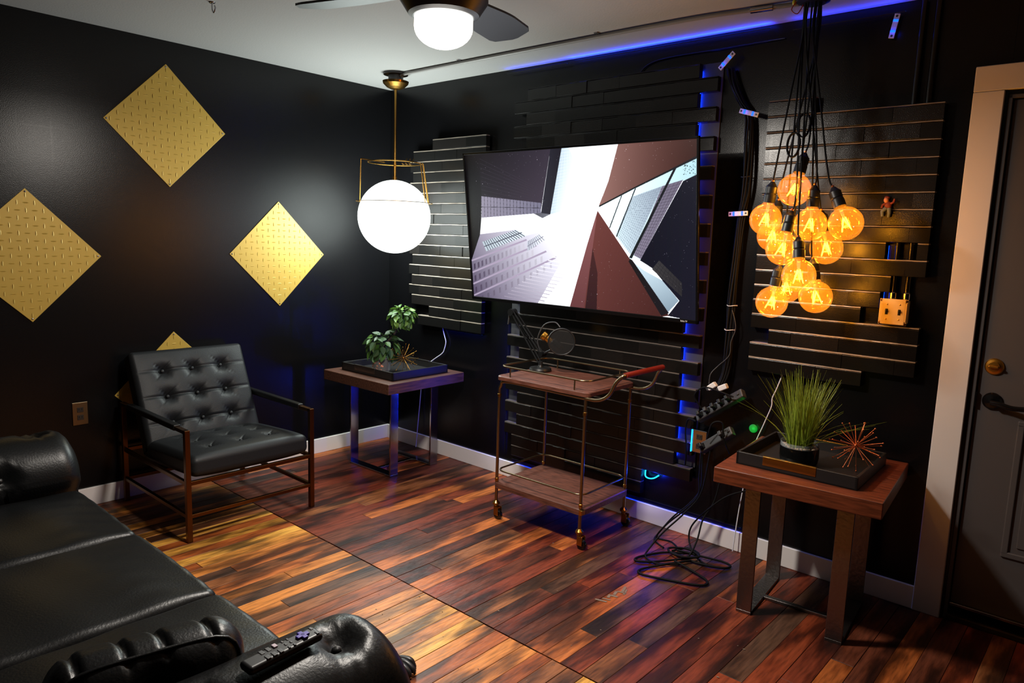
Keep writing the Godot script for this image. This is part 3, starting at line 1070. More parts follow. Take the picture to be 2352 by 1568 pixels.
	mb2.ball(Vector3(-0.03, 0.03, 0.005), Vector3(0.065, 0.030, 0.036), 10, 16)
	put(mb2, "pad", M.black_plastic, pw)
	for k in 4:
		mb2 = MB.new()
		var z := -0.030 + 0.019 * k
		var x1: float = [0.052, 0.066, 0.064, 0.05][k]
		mb2.tube(smooth([Vector3(-0.01, 0.036, z * 0.7), Vector3(0.03, 0.036, z), Vector3(x1 - 0.008, 0.024, z * 1.08), Vector3(x1, 0.010, z * 1.1)], 5), [0.006, 0.009, 0.0105, 0.011, 0.0115, 0.0115, 0.0115, 0.0115, 0.0115, 0.011, 0.0105, 0.010, 0.0095, 0.009, 0.007, 0.004], 9)
		var o := put(mb2, "toe", M.black_plastic, pw)
		mb2 = MB.new()
		mb2.ball(Vector3(x1 + 0.002, 0.011, z * 1.1), Vector3(0.005, 0.006, 0.005), 6, 8)
		put(mb2, "nail", M.black_gloss, o)

# ---------------------------------------------------------------- armchair
func tufted(w: float, h: float, cols: Array, rows_: Array, crown: float, depth: float, crease: bool) -> Pull:
	var k := TuftSkin.new()
	k.w = w; k.h = h; k.cols = cols; k.rows_ = rows_; k.crown = crown; k.depth = depth; k.crease = crease
	return k

func build_armchair() -> void:
	var t := thing("armchair", "button-tufted black leather armchair with a thin square bronze frame", "armchair", Vector3(0.06, 0, 1.489))
	# local x forward from the wall, z along it
	var w := 0.658; var fx := 0.745
	var zs := [-w / 2, w / 2]
	for z in zs:
		put(bx(Vector3(0.024, 0.542, 0.024), Vector3(fx, 0.271, z), 0.002), "front_leg", M.bronze, t)
		put(bx(Vector3(0.024, 0.542, 0.024), Vector3(0.0, 0.271, z), 0.002), "back_leg", M.bronze, t)
		put(bx(Vector3(fx, 0.018, 0.024), Vector3(fx / 2, 0.533, z), 0.002), "arm_rail", M.bronze, t)
		put(bx(Vector3(fx, 0.020, 0.016), Vector3(fx / 2, 0.285, z), 0.002), "seat_rail", M.bronze, t)
		put(bx(Vector3(fx, 0.018, 0.018), Vector3(fx / 2, 0.125, z), 0.002), "stretcher", M.bronze, t)
		put(bx(Vector3(0.56, 0.030, 0.036), Vector3(0.37, 0.536, z), 0.008), "arm_wrap", M.leather, t, "black leather arm wrap")
	for x in [0.0, fx]:
		put(bx(Vector3(0.018, 0.020, w), Vector3(x, 0.285, 0), 0.002), "cross_rail", M.bronze, t)
		put(bx(Vector3(0.018, 0.018, w), Vector3(x, 0.125, 0), 0.002), "cross_stretcher", M.bronze, t)
	var mb := MB.new()
	var cols := [-0.16, 0.0, 0.16]
	mb.rbox(Vector3(0.62, 0.55, 0.10), 0.024, Transform3D(), 46, 3, tufted(0.62, 0.55, cols, [-0.125, 0.015, 0.155], 0.022, 0.026, true))
	var b := put(mb, "back_cushion", M.chair_leather, t)
	# back leans: its lower edge at x 0.27, its upper edge close to the wall
	var lean := Vector3(-0.21, 0.46, 0).normalized()
	var face := Vector3(0.46, 0.21, 0).normalized()
	b.basis = Basis(lean.cross(face), lean, face)
	b.position = Vector3(0.122, 0.545, 0)
	for y in [-0.125, 0.015, 0.155]:
		for x in cols:
			mb = MB.new()
			mb.ball(Vector3.ZERO, Vector3(0.010, 0.010, 0.006), 6, 10)
			put(mb, "button", M.chair_leather, b).position = Vector3(x, y, 0.041)
	mb = MB.new()
	mb.rbox(Vector3(0.62, 0.56, 0.095), 0.03, Transform3D(), 46, 3, tufted(0.62, 0.56, cols, [-0.15, 0.0, 0.15], 0.030, 0.014, false))
	var s := put(mb, "seat_cushion", M.chair_leather, t)
	s.basis = Basis(Vector3(0, 0, -1), Vector3(-1, 0, 0), Vector3(0, 1, 0)) * Basis(Vector3.RIGHT, deg_to_rad(-4.0))
	s.position = Vector3(0.475, 0.338, 0)
	for y in [-0.15, 0.0, 0.15]:
		for x in cols:
			mb = MB.new()
			mb.ball(Vector3.ZERO, Vector3(0.009, 0.009, 0.005), 6, 10)
			put(mb, "button", M.chair_leather, s).position = Vector3(x, y, 0.059)

# ---------------------------------------------------------------- side tables
func side_table(label: String, at: Vector3, turn: float, size: Vector2, legs: Vector2, wood: Material, metal: Material) -> void:
	var t := thing("side_table", label, "side table", at, turn, "wooden side tables with flat metal legs")
	put(bx(Vector3(size.x, 0.062, size.y), Vector3(0, 0.579, 0), 0.004), "table_top", wood, t)
	# two loops of flat bar, joined by a thin bar on the floor
	for s in [-1.0, 1.0]:
		for q in [-1.0, 1.0]:
			put(bx(Vector3(0.060, 0.536, 0.012), Vector3(s * legs.x, 0.280, q * legs.y), 0.0015), "leg", metal, t)
		put(bx(Vector3(0.060, 0.012, legs.y * 2 + 0.012), Vector3(s * legs.x, 0.006, 0), 0.0015), "floor_bar", metal, t)
		put(bx(Vector3(0.060, 0.010, legs.y * 2 + 0.012), Vector3(s * legs.x, 0.543, 0), 0.0015), "top_bar", metal, t)
	put(bx(Vector3(legs.x * 2 - 0.06, 0.012, 0.025), Vector3(0, 0.007, 0.02), 0.0015), "cross_bar", metal, t)

func build_side_tables() -> void:
	side_table("square wooden side table in the corner under the globe lamp", Vector3(0.520, 0, 0.367), deg_to_rad(91.0), Vector2(0.62, 0.63), Vector2(0.165, 0.195), M.table_wood_turned, M.chrome)
	side_table("square reddish wooden side table beside the door under the amber bulbs", Vector3(3.118, 0, 0.338), deg_to_rad(5.6), Vector2(0.60, 0.60), Vector2(0.170, 0.197), M.table_wood, M.brushed)

# ---------------------------------------------------------------- bar cart
func rounded_loop(hx: float, hz: float, y: float, r: float) -> Array:
	var out := []
	for c in [[hx - r, hz - r, 0.0], [-hx + r, hz - r, 90.0], [-hx + r, -hz + r, 180.0], [hx - r, -hz + r, 270.0]]:
		for k in 6:
			var w := deg_to_rad(c[2] + 90.0 * k / 5.0)
			out.append(Vector3(c[0] + r * cos(w), y, c[1] + r * sin(w)))
	return out

func slab(hx: float, hz: float, y: float, th: float, r: float) -> MB:
	var mb := MB.new()
	var a := rounded_loop(hx - 0.004, hz - 0.004, y, r)
	var b := rounded_loop(hx, hz, y - 0.004, r)
	var c := rounded_loop(hx, hz, y - th, r)
	var k := a.size()
	for i in k:
		var j := (i + 1) % k
		mb.tri(Vector3(0, y, 0), a[i], a[j], Vector3.UP, Vector3.UP, Vector3.UP)
		mb.tri(Vector3(0, y - th, 0), c[i], c[j], Vector3.DOWN, Vector3.DOWN, Vector3.DOWN)
		mb.flat(a[i], a[j], b[j], b[i], Vector3(0, y - 0.2, 0))
		mb.flat(b[i], b[j], c[j], c[i], Vector3(0, y - th / 2, 0))
	return mb

func build_cart() -> void:
	var t := thing("bar_cart", "two-tier wooden bar cart with thin brass tube frame and red grip handle", "bar cart", Vector3(1.862, 0, 0.348), deg_to_rad(1.2))
	var hx := 0.268; var hz := 0.2
	var m: Material = M.antique_brass
	for sz in [-1.0, 1.0]:
		# one bent tube a side: left leg, top run under the shelf, sweep up to the handle
		var z: float = sz * hz
		var path := smooth([Vector3(-hx, 0.075, z), Vector3(-hx, 0.40, z), Vector3(-hx, 0.66, z), Vector3(-hx + 0.008, 0.715, z), Vector3(-hx + 0.045, 0.742, z), Vector3(0.0, 0.742, z), Vector3(hx - 0.02, 0.738, z), Vector3(hx + 0.07, 0.742, z), Vector3(hx + 0.125, 0.775, z * 0.99), Vector3(hx + 0.155, 0.835, z * 0.97), Vector3(hx + 0.184, 0.868, z * 0.93), Vector3(hx + 0.188, 0.872, z * 0.86)], 6)
		put(tb(path, 0.0085, 10), "frame_tube", m, t)
		put(tb([Vector3(hx, 0.075, z), Vector3(hx, 0.742, z)], 0.0085, 10), "leg", m, t)
		for x in [-hx, hx]:
			for y in [0.215, 0.665]:
				var mb := MB.new()
				mb.lathe([[0.0085, -0.009], [0.0105, -0.007], [0.0105, 0.007], [0.0085, 0.009]], Transform3D(Basis(), Vector3(x, y, z)), 12)
				put(mb, "collar", M.brass, t)
			var cas := MB.new()
			cas.lathe([[0.0, 0.100], [0.010, 0.100], [0.020, 0.088], [0.020, 0.080], [0.012, 0.074], [0.012, 0.060], [0.0, 0.058]], Transform3D(Basis(), Vector3(x, 0, z)), 16)
			for k in [-0.014, 0.014]:
				cas.rbox(Vector3(0.03, 0.046, 0.004), 0.0015, Transform3D(Basis(), Vector3(x + 0.012, 0.045, z + k)))
			var o := put(cas, "caster", M.brass, t)
			var wl := MB.new()
			wl.lathe([[0.0, -0.010], [0.022, -0.010], [0.026, -0.006], [0.026, 0.006], [0.022, 0.010], [0.0, 0.010]], Transform3D(Basis(Vector3.RIGHT, PI / 2), Vector3(x + 0.016, 0.026, z)), 18)
			put(wl, "wheel", M.black_gloss, o)
	put(tb(smooth([Vector3(hx + 0.188, 0.872, hz * 0.86), Vector3(hx + 0.190, 0.873, 0), Vector3(hx + 0.188, 0.872, -hz * 0.86)], 6), 0.013, 12), "grip", M.red_leather, t, "red leather grip")
	put(slab(hx + 0.018, hz + 0.012, 0.768, 0.022, 0.03), "top_shelf", M.cart_wood, t)
	put(slab(hx + 0.018, hz + 0.012, 0.200, 0.030, 0.03), "lower_shelf", M.cart_wood, t)
	# galleries
	put(tb(rounded_loop(hx + 0.005, hz + 0.0, 0.818, 0.05), 0.0048, 8, true), "top_gallery", m, t)
	put(tb(rounded_loop(hx + 0.005, hz + 0.0, 0.265, 0.05), 0.0048, 8, true), "lower_gallery", m, t)
	for z in [-hz, hz]:
		for x in [-0.20, 0.20]:
			put(tb([Vector3(x, 0.768, z), Vector3(x, 0.818, z)], 0.0038, 8), "gallery_post", m, t)
	var e := MB.new()
	e.rbox(Vector3(0.02, 0.026, 0.03), 0.004, Transform3D(Basis(), Vector3(hx + 0.012, 0.186, hz + 0.004)))
	put(e, "corner_cap", M.brass, t)

# ---------------------------------------------------------------- lamps
func build_globe_pendant() -> void:
	var at := Vector3(0.452, 0, 0.325)
	var t := thing("globe_pendant", "large glowing white globe pendant with thin brass cage in the corner", "pendant lamp", at)
	var mb := MB.new()
	mb.lathe([[0.0, 2.438], [0.075, 2.438], [0.075, 2.428], [0.045, 2.425], [0.045, 2.385], [0.0, 2.385]], Transform3D(), 28)
	put(mb, "mounting_box", M.dark_grey, t)
	mb = MB.new()
	mb.lathe([[0.0, 2.388], [0.080, 2.390], [0.076, 2.376], [0.055, 2.356], [0.030, 2.345], [0.0, 2.343]], Transform3D(), 32)
	put(mb, "canopy", M.brass, t, "brass canopy")
	put(tb([Vector3(0, 2.345, 0), Vector3(0, 1.80, 0)], 0.0085, 12), "rod", M.brass, t)
	mb = MB.new()
	mb.lathe([[0.0, 1.822], [0.012, 1.822], [0.014, 1.80], [0.035, 1.795], [0.037, 1.785], [0.0, 1.785]], Transform3D(), 20)
	put(mb, "globe_cap", M.brass, t)
	mb = MB.new()
	mb.ball(Vector3(0, 1.575, 0), Vector3(0.226, 0.226, 0.226), 28, 40)
	put(mb, "glass_globe", M.opal_globe, t, "glowing opal glass globe")
	omni(t, Vector3(0, 1.575, 0), Color(0.95, 1.0, 0.98), 1.85, 0.230)
	# cage: ring, bent wires and band
	var ring := []
	for k in 36:
		ring.append(Vector3(cos(TAU * k / 36) * 0.165, 1.905, sin(TAU * k / 36) * 0.165))
	put(tb(ring, 0.0035, 6, true), "cage_ring", M.brass, t)
	var band := []
	for k in 48:
		band.append(Vector3(cos(TAU * k / 48) * 0.236, 1.665, sin(TAU * k / 48) * 0.236))
	put(tb(band, 0.0022, 6, true), "cage_band", M.brass, t)
	# seen from the sofa: a pair of wires at the left, a comb of wires at the right
	var left := Vector3(-0.74, 0, 0.67).normalized()
	var right := -left
	var toward := Vector3(0.67, 0, 0.74)
	for k in 2:
		var a := left.rotated(Vector3.UP, 0.05 * k) * 0.212
		put(tb([a * 1.02 + Vector3(0, 1.665, 0), a * 0.99 + Vector3(0, 1.925, 0)], 0.003, 6), "cage_wire", M.brass, t)
		put(tb([a * 0.99 + Vector3(0, 1.925, 0), a * 0.2 + toward * (0.12 + 0.02 * k) + Vector3(0, 1.895, 0)], 0.003, 6), "cage_wire", M.brass, t)
	for k in 5:
		var a := right.rotated(Vector3.UP, -0.35 + 0.22 * k) * 0.175
		put(tb([a * 1.22 + Vector3(0, 1.665, 0), a + Vector3(0, 1.908, 0)], 0.003, 6), "cage_wire", M.brass, t)
		if k < 3:
			var b := right * (0.06 + 0.022 * k)
			put(tb(smooth([b + toward * 0.10 + Vector3(0, 1.895, 0), b + toward * 0.02 + Vector3(0, 1.898, 0), b - toward * 0.10 + Vector3(0, 1.945, 0)], 4), 0.0035, 6), "cage_hook", M.brass, t)
	# conduit across the ceiling to the bulbs
	var c := thing("ceiling_conduit", "painted metal conduit running along the ceiling from the globe pendant", "conduit")
	put(tb(smooth([Vector3(0.50, 2.418, 0.325), Vector3(0.62, 2.428, 0.322), Vector3(1.5, 2.428, 0.322), Vector3(2.36, 2.428, 0.315), Vector3(2.66, 2.428, 0.285), Vector3(2.87, 2.424, 0.262)], 8), 0.0095, 10), "tube", M.conduit_grey, c)
	for x in [1.02, 1.95]:
		put(bx(Vector3(0.02, 0.004, 0.06), Vector3(x, 2.4372, 0.322), 0.001), "strap", M.steel, c)
	put(tb([Vector3(2.68, 2.427, 0.283), Vector3(2.77, 2.426, 0.274)], 0.013, 10), "coupling", M.steel, c)

func build_fan() -> void:
	var at := Vector3(2.15, 0, 1.50)
	var t := thing("ceiling_fan", "dark ceiling fan with a bright white bowl light at the top", "ceiling fan", at)
	var mb := MB.new()
	mb.lathe([[0.0, 2.44], [0.085, 2.44], [0.085, 2.40], [0.055, 2.36], [0.055, 2.34], [0.135, 2.325], [0.150, 2.29], [0.150, 2.25], [0.120, 2.205], [0.104, 2.198], [0.0, 2.198]], Transform3D(), 36)
	put(mb, "motor_housing", M.black_plastic, t)
	mb = MB.new()
	var prof := []
	for k in 9:
		var w := PI / 2 * k / 8.0
		prof.append([0.099 * cos(w) + 0.0005, 2.165 - 0.068 * sin(w)])
	prof.push_front([0.099, 2.198])
	mb.lathe(prof, Transform3D(), 36, true)
	put(mb, "light_bowl", M.opal_bowl, t, "glowing white bowl")
	omni(t, Vector3(0, 2.140, 0), Color(1.0, 0.965, 0.92), 0.12, 0.07)
	area(t, Vector3(0, 2.094, 0), Vector3.DOWN, Vector3.RIGHT, Vector2(0.19, 0.19), Color(1.0, 0.965, 0.92), 4.8)
	for k in 4:
		var w := deg_to_rad(72.0 + 90.0 * k)
		var rows := []
		for i in 15:
			var u := i / 14.0
			var rad := lerpf(0.13, 0.60, u)
			var half := lerpf(0.05, 0.085, smoothstep(0.0, 0.6, u)) * sqrt(clampf(1.0 - pow(maxf(u - 0.86, 0.0) / 0.14, 2.0), 0.02, 1.0))
			var line := PackedVector3Array()
			for e in [[-1.0, 0.004], [1.0, 0.004], [1.0, -0.004], [-1.0, -0.004]]:
				line.append(Vector3(rad, 2.285 + e[0] * half * 0.2 + e[1], e[0] * half))
			rows.append(line)
		mb = MB.new()
		for i in 14:
			for j in 4:
				mb.flat(rows[i][j], rows[i][(j + 1) % 4], rows[i + 1][(j + 1) % 4], rows[i + 1][j], (rows[i][0] + rows[i][2]) / 2.0)
		mb.flat(rows[14][0], rows[14][1], rows[14][2], rows[14][3], rows[12][0])
		var o := put(mb, "blade", M.black_plastic, t)
		o.rotation.y = -w
	# ceiling hook left over at the left
	var h := thing("ceiling_hook", "small metal hook in the ceiling near the fan", "hook", Vector3(0.846, 2.44, 1.665))
	put(tb(smooth([Vector3(0, 0, 0), Vector3(0, -0.03, 0), Vector3(0.015, -0.045, 0), Vector3(0.028, -0.03, 0), Vector3(0.022, -0.018, 0)], 5), 0.0032, 7), "hook_wire", M.steel, h)
	mb = MB.new()
	mb.lathe([[0.0, 0.0], [0.014, 0.0], [0.012, -0.004], [0.0, -0.005]], Transform3D(), 14)
	put(mb, "plate", M.steel, h)

func build_bulbs() -> void:
	var hub := Vector3(2.93, 2.44, 0.275)
	var c := thing("bulb_canopy", "black ceiling canopy gathering the cords of the amber bulbs", "canopy", hub)
	var mb := MB.new()
	mb.lathe([[0.0, 0.0], [0.062, 0.0], [0.062, -0.022], [0.045, -0.03], [0.0, -0.03]], Transform3D(), 28)
	put(mb, "plate", M.black_plastic, c)
	mb = MB.new()
	mb.ball(Vector3(-0.075, -0.012, 0.0), Vector3(0.008, 0.012, 0.008), 6, 8)
	put(mb, "wire_nut", M.yellow, c, "yellow wire nut")
	put(tb(smooth([Vector3(-0.06, -0.01, 0.01), Vector3(-0.08, -0.04, 0.01), Vector3(-0.055, -0.06, 0.01), Vector3(-0.035, -0.03, 0.01)], 5), 0.002, 6), "wire", M.red_wire, c)
	# pixel-measured places of the eleven bulbs: x, y, z, label
	var list := [
		[2.948, 1.694, 0.35, "topmost amber globe bulb of the hanging cluster"],
		[2.842, 1.578, 0.35, "leftmost amber globe bulb, paler, in the upper half of the cluster"],
		[3.018, 1.560, 0.34, "amber globe bulb in the middle of the cluster's widest row"],
		[3.153, 1.566, 0.35, "rightmost amber globe bulb of the hanging cluster"],
		[2.948, 1.462, 0.42, "amber globe bulb at the front left of the cluster's centre"],
		[2.815, 1.514, 0.20, "amber globe bulb half hidden behind the front left bulb"],
		[3.058, 1.470, 0.25, "amber globe bulb below the rightmost bulb of the cluster"],
		[3.035, 1.363, 0.46, "amber globe bulb above the two lowest bulbs of the cluster"],
		[2.900, 1.300, 0.22, "amber globe bulb mostly hidden behind the lower bulbs"],
		[2.896, 1.246, 0.35, "amber globe bulb hanging lowest at the left of the cluster"],
		[3.061, 1.279, 0.33, "amber globe bulb at the lower right of the cluster"],
	]
	var r := RandomNumberGenerator.new()
	r.seed = 3
	for i in list.size():
		var e: Array = list[i]
		var p := Vector3(e[0], e[1], e[2])
		var t := thing("bulb_pendant", e[3], "hanging bulb", p, 0.0, "amber globe bulbs on black cords")
		var tilt := Vector3((p.x - 2.97) * -0.9 + r.randf_range(-0.06, 0.06), 0.62, (0.33 - p.z) * 0.9 + r.randf_range(-0.06, 0.06)).normalized()
		if i == 0: tilt = Vector3(0.10, 0.95, -0.25).normalized()
		if i == 3: tilt = Vector3(-0.42, 0.90, -0.1).normalized()
		var turn := Basis(Quaternion(Vector3.UP, tilt)) * Basis(Vector3.UP, r.randf() * TAU)
		var rad := 0.0632
		# glass globe drawn in to a neck
		var prof := []
		for k in 19:
			var w := lerpf(-PI / 2 + 0.02, PI / 2 - 0.42, k / 18.0)
			prof.append([rad * cos(w), rad * sin(w)])
		prof.append([0.0215, 0.0655]); prof.append([0.018, 0.078])
		mb = MB.new()
		mb.lathe(prof, Transform3D(turn, Vector3.ZERO), 28, true)
		put(mb, "bulb_glass", M.amber_glass, t)
		# filament: an arched squirrel cage
		var fp := []
		for k in 7:
			var w := TAU * k / 6.0
			var up_ := 0.022 if k % 2 == 0 else -0.026
			var rr := 0.006 if k % 2 == 0 else 0.021
			fp.append(turn * Vector3(cos(w) * rr, up_, sin(w) * rr))
		var fil := put(tb(fp, 0.0025, 5), "filament", M.filament, t, "glowing orange filament")
		fp = []
		for k in 12:
			fp.append(turn * Vector3(cos(TAU * k / 12) * 0.012, -0.012, sin(TAU * k / 12) * 0.012))
		put(tb(fp, 0.0009, 5, true), "coil", M.filament, fil)
		put(tb([turn * Vector3(0, 0.07, 0), turn * Vector3(0, 0.018, 0)], [0.009, 0.004], 8), "glass_stem", M.clear_glass, t)
		omni(t, turn * Vector3(0, 0, 0), Color(1.0, 0.64, 0.15), 0.024, 0.016)
		mb = MB.new()
		mb.lathe([[0.0, 0.068], [0.0235, 0.068], [0.0235, 0.098], [0.021, 0.102], [0.0225, 0.106], [0.0225, 0.130], [0.014, 0.140], [0.008, 0.150], [0.0, 0.152]], Transform3D(turn, Vector3.ZERO), 18)
		put(mb, "socket", M.black_plastic, t)
		mb = MB.new()
		mb.lathe([[0.004, 0.148], [0.006, 0.156], [0.003, 0.16]], Transform3D(turn, Vector3.ZERO), 8)
		put(mb, "cord_grip", M.copper, t)
		# cord up to the canopy
		var top := hub + Vector3(cos(i * 2.4) * 0.03, -0.03, sin(i * 2.4) * 0.03) - p
		var s0 := turn * Vector3(0, 0.150, 0)
		var s1 := turn * Vector3(0, 0.215, 0)
		var mid := Vector3(lerpf(s1.x, top.x, 0.55), lerpf(s1.y, top.y, 0.45), lerpf(s1.z, top.z, 0.55))
		var path := smooth([s0, s1, mid, top + Vector3(0, -0.12, 0), top], 7)
		put(tb(path, 0.0036, 7), "cord", M.black_rubber, t)
		if i == 0 or i == 4:
			var lp := []
			var lc := s1 + Vector3(-0.02, 0.045 + 0.14 * (i / 4), 0.012)
			for k in 33:
				var w := TAU * k / 16.0
				lp.append(lc + Vector3(cos(w) * 0.024, sin(w) * 0.046, 0.003 * k / 8.0))
			put(tb(lp, 0.0034, 7), "tied_loop", M.black_rubber, t)

func build_plates() -> void:
	var r := 0.4525
	var list := [
		[2.000, 1.512, "gold diamond tread plate highest on the left wall", false],
		[1.306, 2.190, "gold diamond tread plate cut by the picture's left edge", false],
		[1.322, 0.862, "gold diamond tread plate nearest the globe lamp", false],
		[0.570, 1.518, "gold diamond tread plate mostly hidden behind the armchair", false],
	]
	# raised bars of the tread: short lens shapes, turned by quarter turns
	for e in list:
		var t := thing("tread_plate", e[2], "wall plate", Vector3(0.0, e[0], e[1]), 0.0, "gold tread plates on the left wall")
		t.rotation.x = deg_to_rad(45.0)
		put(bx(Vector3(0.004, r, r), Vector3(0.003, 0, 0), 0.001), "sheet", M.gold_plate, t)
		var tread := MB.new()
		var step := 0.036
		for i in range(-8, 9):
			for j in range(-8, 9):
				if absf(i) + absf(j) > 8.2:
					continue
				# rows stand level though the sheet hangs on its corner
				var c := Vector3(0.005, i * step, j * step).rotated(Vector3.RIGHT, -PI / 4)
				var d := (Vector3(0, 1, 0) if (i + j) % 2 == 0 else Vector3(0, 0, 1)).rotated(Vector3.RIGHT, -PI / 4)
				bar(tread, c, d, 0.0145, 0.0030, 0.0018)
		put(tread, "tread", M.gold_plate, t).set_meta("kind", "stuff")
		for s in [[1, 1], [-1, -1], [1, -1], [-1, 1]]:
			var mb := MB.new()
			mb.lathe([[0.0, 0.0085], [0.0035, 0.0075], [0.005, 0.005]], Transform3D(Basis(Vector3.FORWARD, PI / 2), Vector3(0, s[0] * (r / 2 - 0.011), s[1] * (r / 2 - 0.011))), 10)
			put(mb, "screw", M.steel, t)

func bar(mb: MB, c: Vector3, d: Vector3, half: float, w: float, h: float) -> void:
	var up := Vector3.RIGHT
	var s := d.cross(up)
	var a := c - d * half; var b := c + d * half
	var m0 := c - d * half * 0.4; var m1 := c + d * half * 0.4
	for q in [-1.0, 1.0]:
		var o0: Vector3 = m0 + s * w * q; var o1: Vector3 = m1 + s * w * q
		var t0 := m0 + up * h; var t1 := m1 + up * h
		var nn: Vector3 = (s * q * h + up * w).normalized()
		mb.quad(o0, o1, t1, t0, nn)
		mb.tri(a, o0, t0, nn, nn, nn)
		mb.tri(b, o1, t1, nn, nn, nn)

func build_door() -> void:
	var tr := set_piece("trim_1")
	put(bx(Vector3(0.100, 2.065, 0.018), Vector3(3.509, 1.0325, 0.009), 0.003), "casing", M.casing_white, tr)
	put(bx(Vector3(1.10, 0.092, 0.018), Vector3(4.009, 2.1115, 0.009), 0.003), "head_casing", M.casing_white, tr)
	put(bx(Vector3(0.100, 2.065, 0.018), Vector3(4.51, 1.0325, 0.009), 0.003), "casing", M.casing_white, tr)
	for e in [[Vector3(0.014, 2.05, 0.11), Vector3(3.577, 1.025, -0.055)], [Vector3(0.014, 2.05, 0.11), Vector3(4.483, 1.025, -0.055)], [Vector3(0.92, 0.014, 0.11), Vector3(4.03, 2.043, -0.055)]]:
		put(bx(e[0], e[1], 0.002), "jamb", M.door_grey, tr)
	var d := set_piece("door_1")
	var mb := MB.new()
	mb.rbox(Vector3(0.886, 1.975, 0.040), 0.002, Transform3D(Basis(), Vector3(4.03, 1.045, -0.035)))
	put(mb, "leaf", M.door_grey, d)
	# raised mouldings round four panels
	for col in [[3.742, 3.985], [4.075, 4.318]]:
		for row in [[0.325, 0.84], [1.00, 1.90]]:
			mb = MB.new()
			var x0: float = col[0]; var x1: float = col[1]; var y0: float = row[0]; var y1: float = row[1]
			for e in [[x0, (y0 + y1) / 2, 0.024, y1 - y0], [x1, (y0 + y1) / 2, 0.024, y1 - y0], [(x0 + x1) / 2, y0, x1 - x0 + 0.024, 0.024], [(x0 + x1) / 2, y1, x1 - x0 + 0.024, 0.024]]:
				mb.rbox(Vector3(e[2], e[3], 0.012), 0.005, Transform3D(Basis(), Vector3(e[0], e[1], -0.012)))
			put(mb, "panel_moulding", M.door_grey, d)
			put(bx(Vector3(x1 - x0 - 0.07, y1 - y0 - 0.07, 0.008), Vector3((x0 + x1) / 2, (y0 + y1) / 2, -0.013), 0.003), "raised_panel", M.door_grey, d)
	# deadbolt and lever
	mb = MB.new()
	mb.lathe([[0.0, 0.0], [0.032, 0.0], [0.032, 0.004], [0.028, 0.010], [0.019, 0.012], [0.019, 0.016], [0.0, 0.017]], Transform3D(Basis(Vector3.RIGHT, PI / 2), Vector3(3.633, 1.045, -0.015)), 28)
	var lock := put(mb, "deadbolt", M.gold, d, "brass deadbolt")
	put(bx(Vector3(0.034, 0.009, 0.014), Vector3(3.633, 1.045, 0.007), 0.003), "thumb_turn", M.gold, lock)
	mb = MB.new()
	mb.lathe([[0.0, 0.0], [0.033, 0.0], [0.033, 0.006], [0.026, 0.014], [0.012, 0.016], [0.012, 0.042], [0.0, 0.044]], Transform3D(Basis(Vector3.RIGHT, PI / 2), Vector3(3.640, 0.912, -0.015)), 28)
	mb.tube(smooth([Vector3(3.640, 0.912, 0.026), Vector3(3.67, 0.910, 0.030), Vector3(3.71, 0.902, 0.030), Vector3(3.757, 0.905, 0.026)], 6), 0.0095, 10)
	put(mb, "lever_handle", M.black_gloss, d, "black lever handle")
	put(bx(Vector3(0.006, 0.06, 0.02), Vector3(3.586, 0.912, -0.008), 0.001), "strike_plate", M.black_gloss, d)
	put(bx(Vector3(0.886, 0.012, 0.020), Vector3(4.03, 0.070, -0.006), 0.002), "sweep", M.steel, d)
	var th := set_piece("trim_2")
	put(bx(Vector3(0.90, 0.022, 0.10), Vector3(4.03, 0.011, -0.045), 0.004), "threshold", M.stem_brown, th)

# ---------------------------------------------------------------- things on the tables
func tray(label: String, at: Vector3, turn: float, size: Vector2, handle_metal: Material) -> void:
	var t := thing("serving_tray", label, "tray", at, turn, "black serving trays")
	put(bx(Vector3(size.x, 0.008, size.y), Vector3(0, 0.004, 0), 0.002), "tray_floor", M.tray_black, t)
	for s in [-1.0, 1.0]:
		put(bx(Vector3(size.x, 0.050, 0.011), Vector3(0, 0.025, s * (size.y / 2 - 0.0055)), 0.002), "rim", M.tray_black, t)
		put(bx(Vector3(0.011, 0.050, size.y), Vector3(s * (size.x / 2 - 0.0055), 0.025, 0), 0.002), "rim", M.tray_black, t)
		var mb := MB.new()
		mb.rbox(Vector3(0.20, 0.004, 0.014), 0.001, Transform3D(Basis(), Vector3(-0.02, 0.0505, s * (size.y / 2 - 0.0055))))
		mb.rbox(Vector3(0.20, 0.034, 0.002), 0.0008, Transform3D(Basis(), Vector3(-0.02, 0.034, s * (size.y / 2 + 0.0008))))
		put(mb, "handle_plate", handle_metal, t, "metal handle plate")

func spike_ornament(label: String, at: Vector3, rad: float, metal: Material, seed_: int) -> void:
	var t := thing("spike_ornament", label, "ornament", at, 0.0, "spiky metal burst ornaments")
	var r := RandomNumberGenerator.new()
	r.seed = seed_
	var mb := MB.new()
	mb.ball(Vector3.ZERO, Vector3.ONE * 0.009, 6, 10)
	put(mb, "core", metal, t)
	mb = MB.new()
	mb.tube([Vector3.ZERO, Vector3(0, rad, 0)], 0.0013, 5)
	mb.ball(Vector3(0, rad, 0), Vector3.ONE * 0.0034, 4, 6)
	var mesh := mb.mesh()
	var count := 38
	for k in count:
		var y := 1.0 - 2.0 * (k + 0.5) / count
		var w := k * 2.39996 + r.randf_range(-0.2, 0.2)
		var d := Vector3(sqrt(1 - y * y) * cos(w), y, sqrt(1 - y * y) * sin(w))
		var o := put_mesh(mesh, "spike", metal, t)
		o.basis = Basis(Quaternion(Vector3.UP, d) if d.y > -0.999 else Quaternion(Vector3.RIGHT, PI))

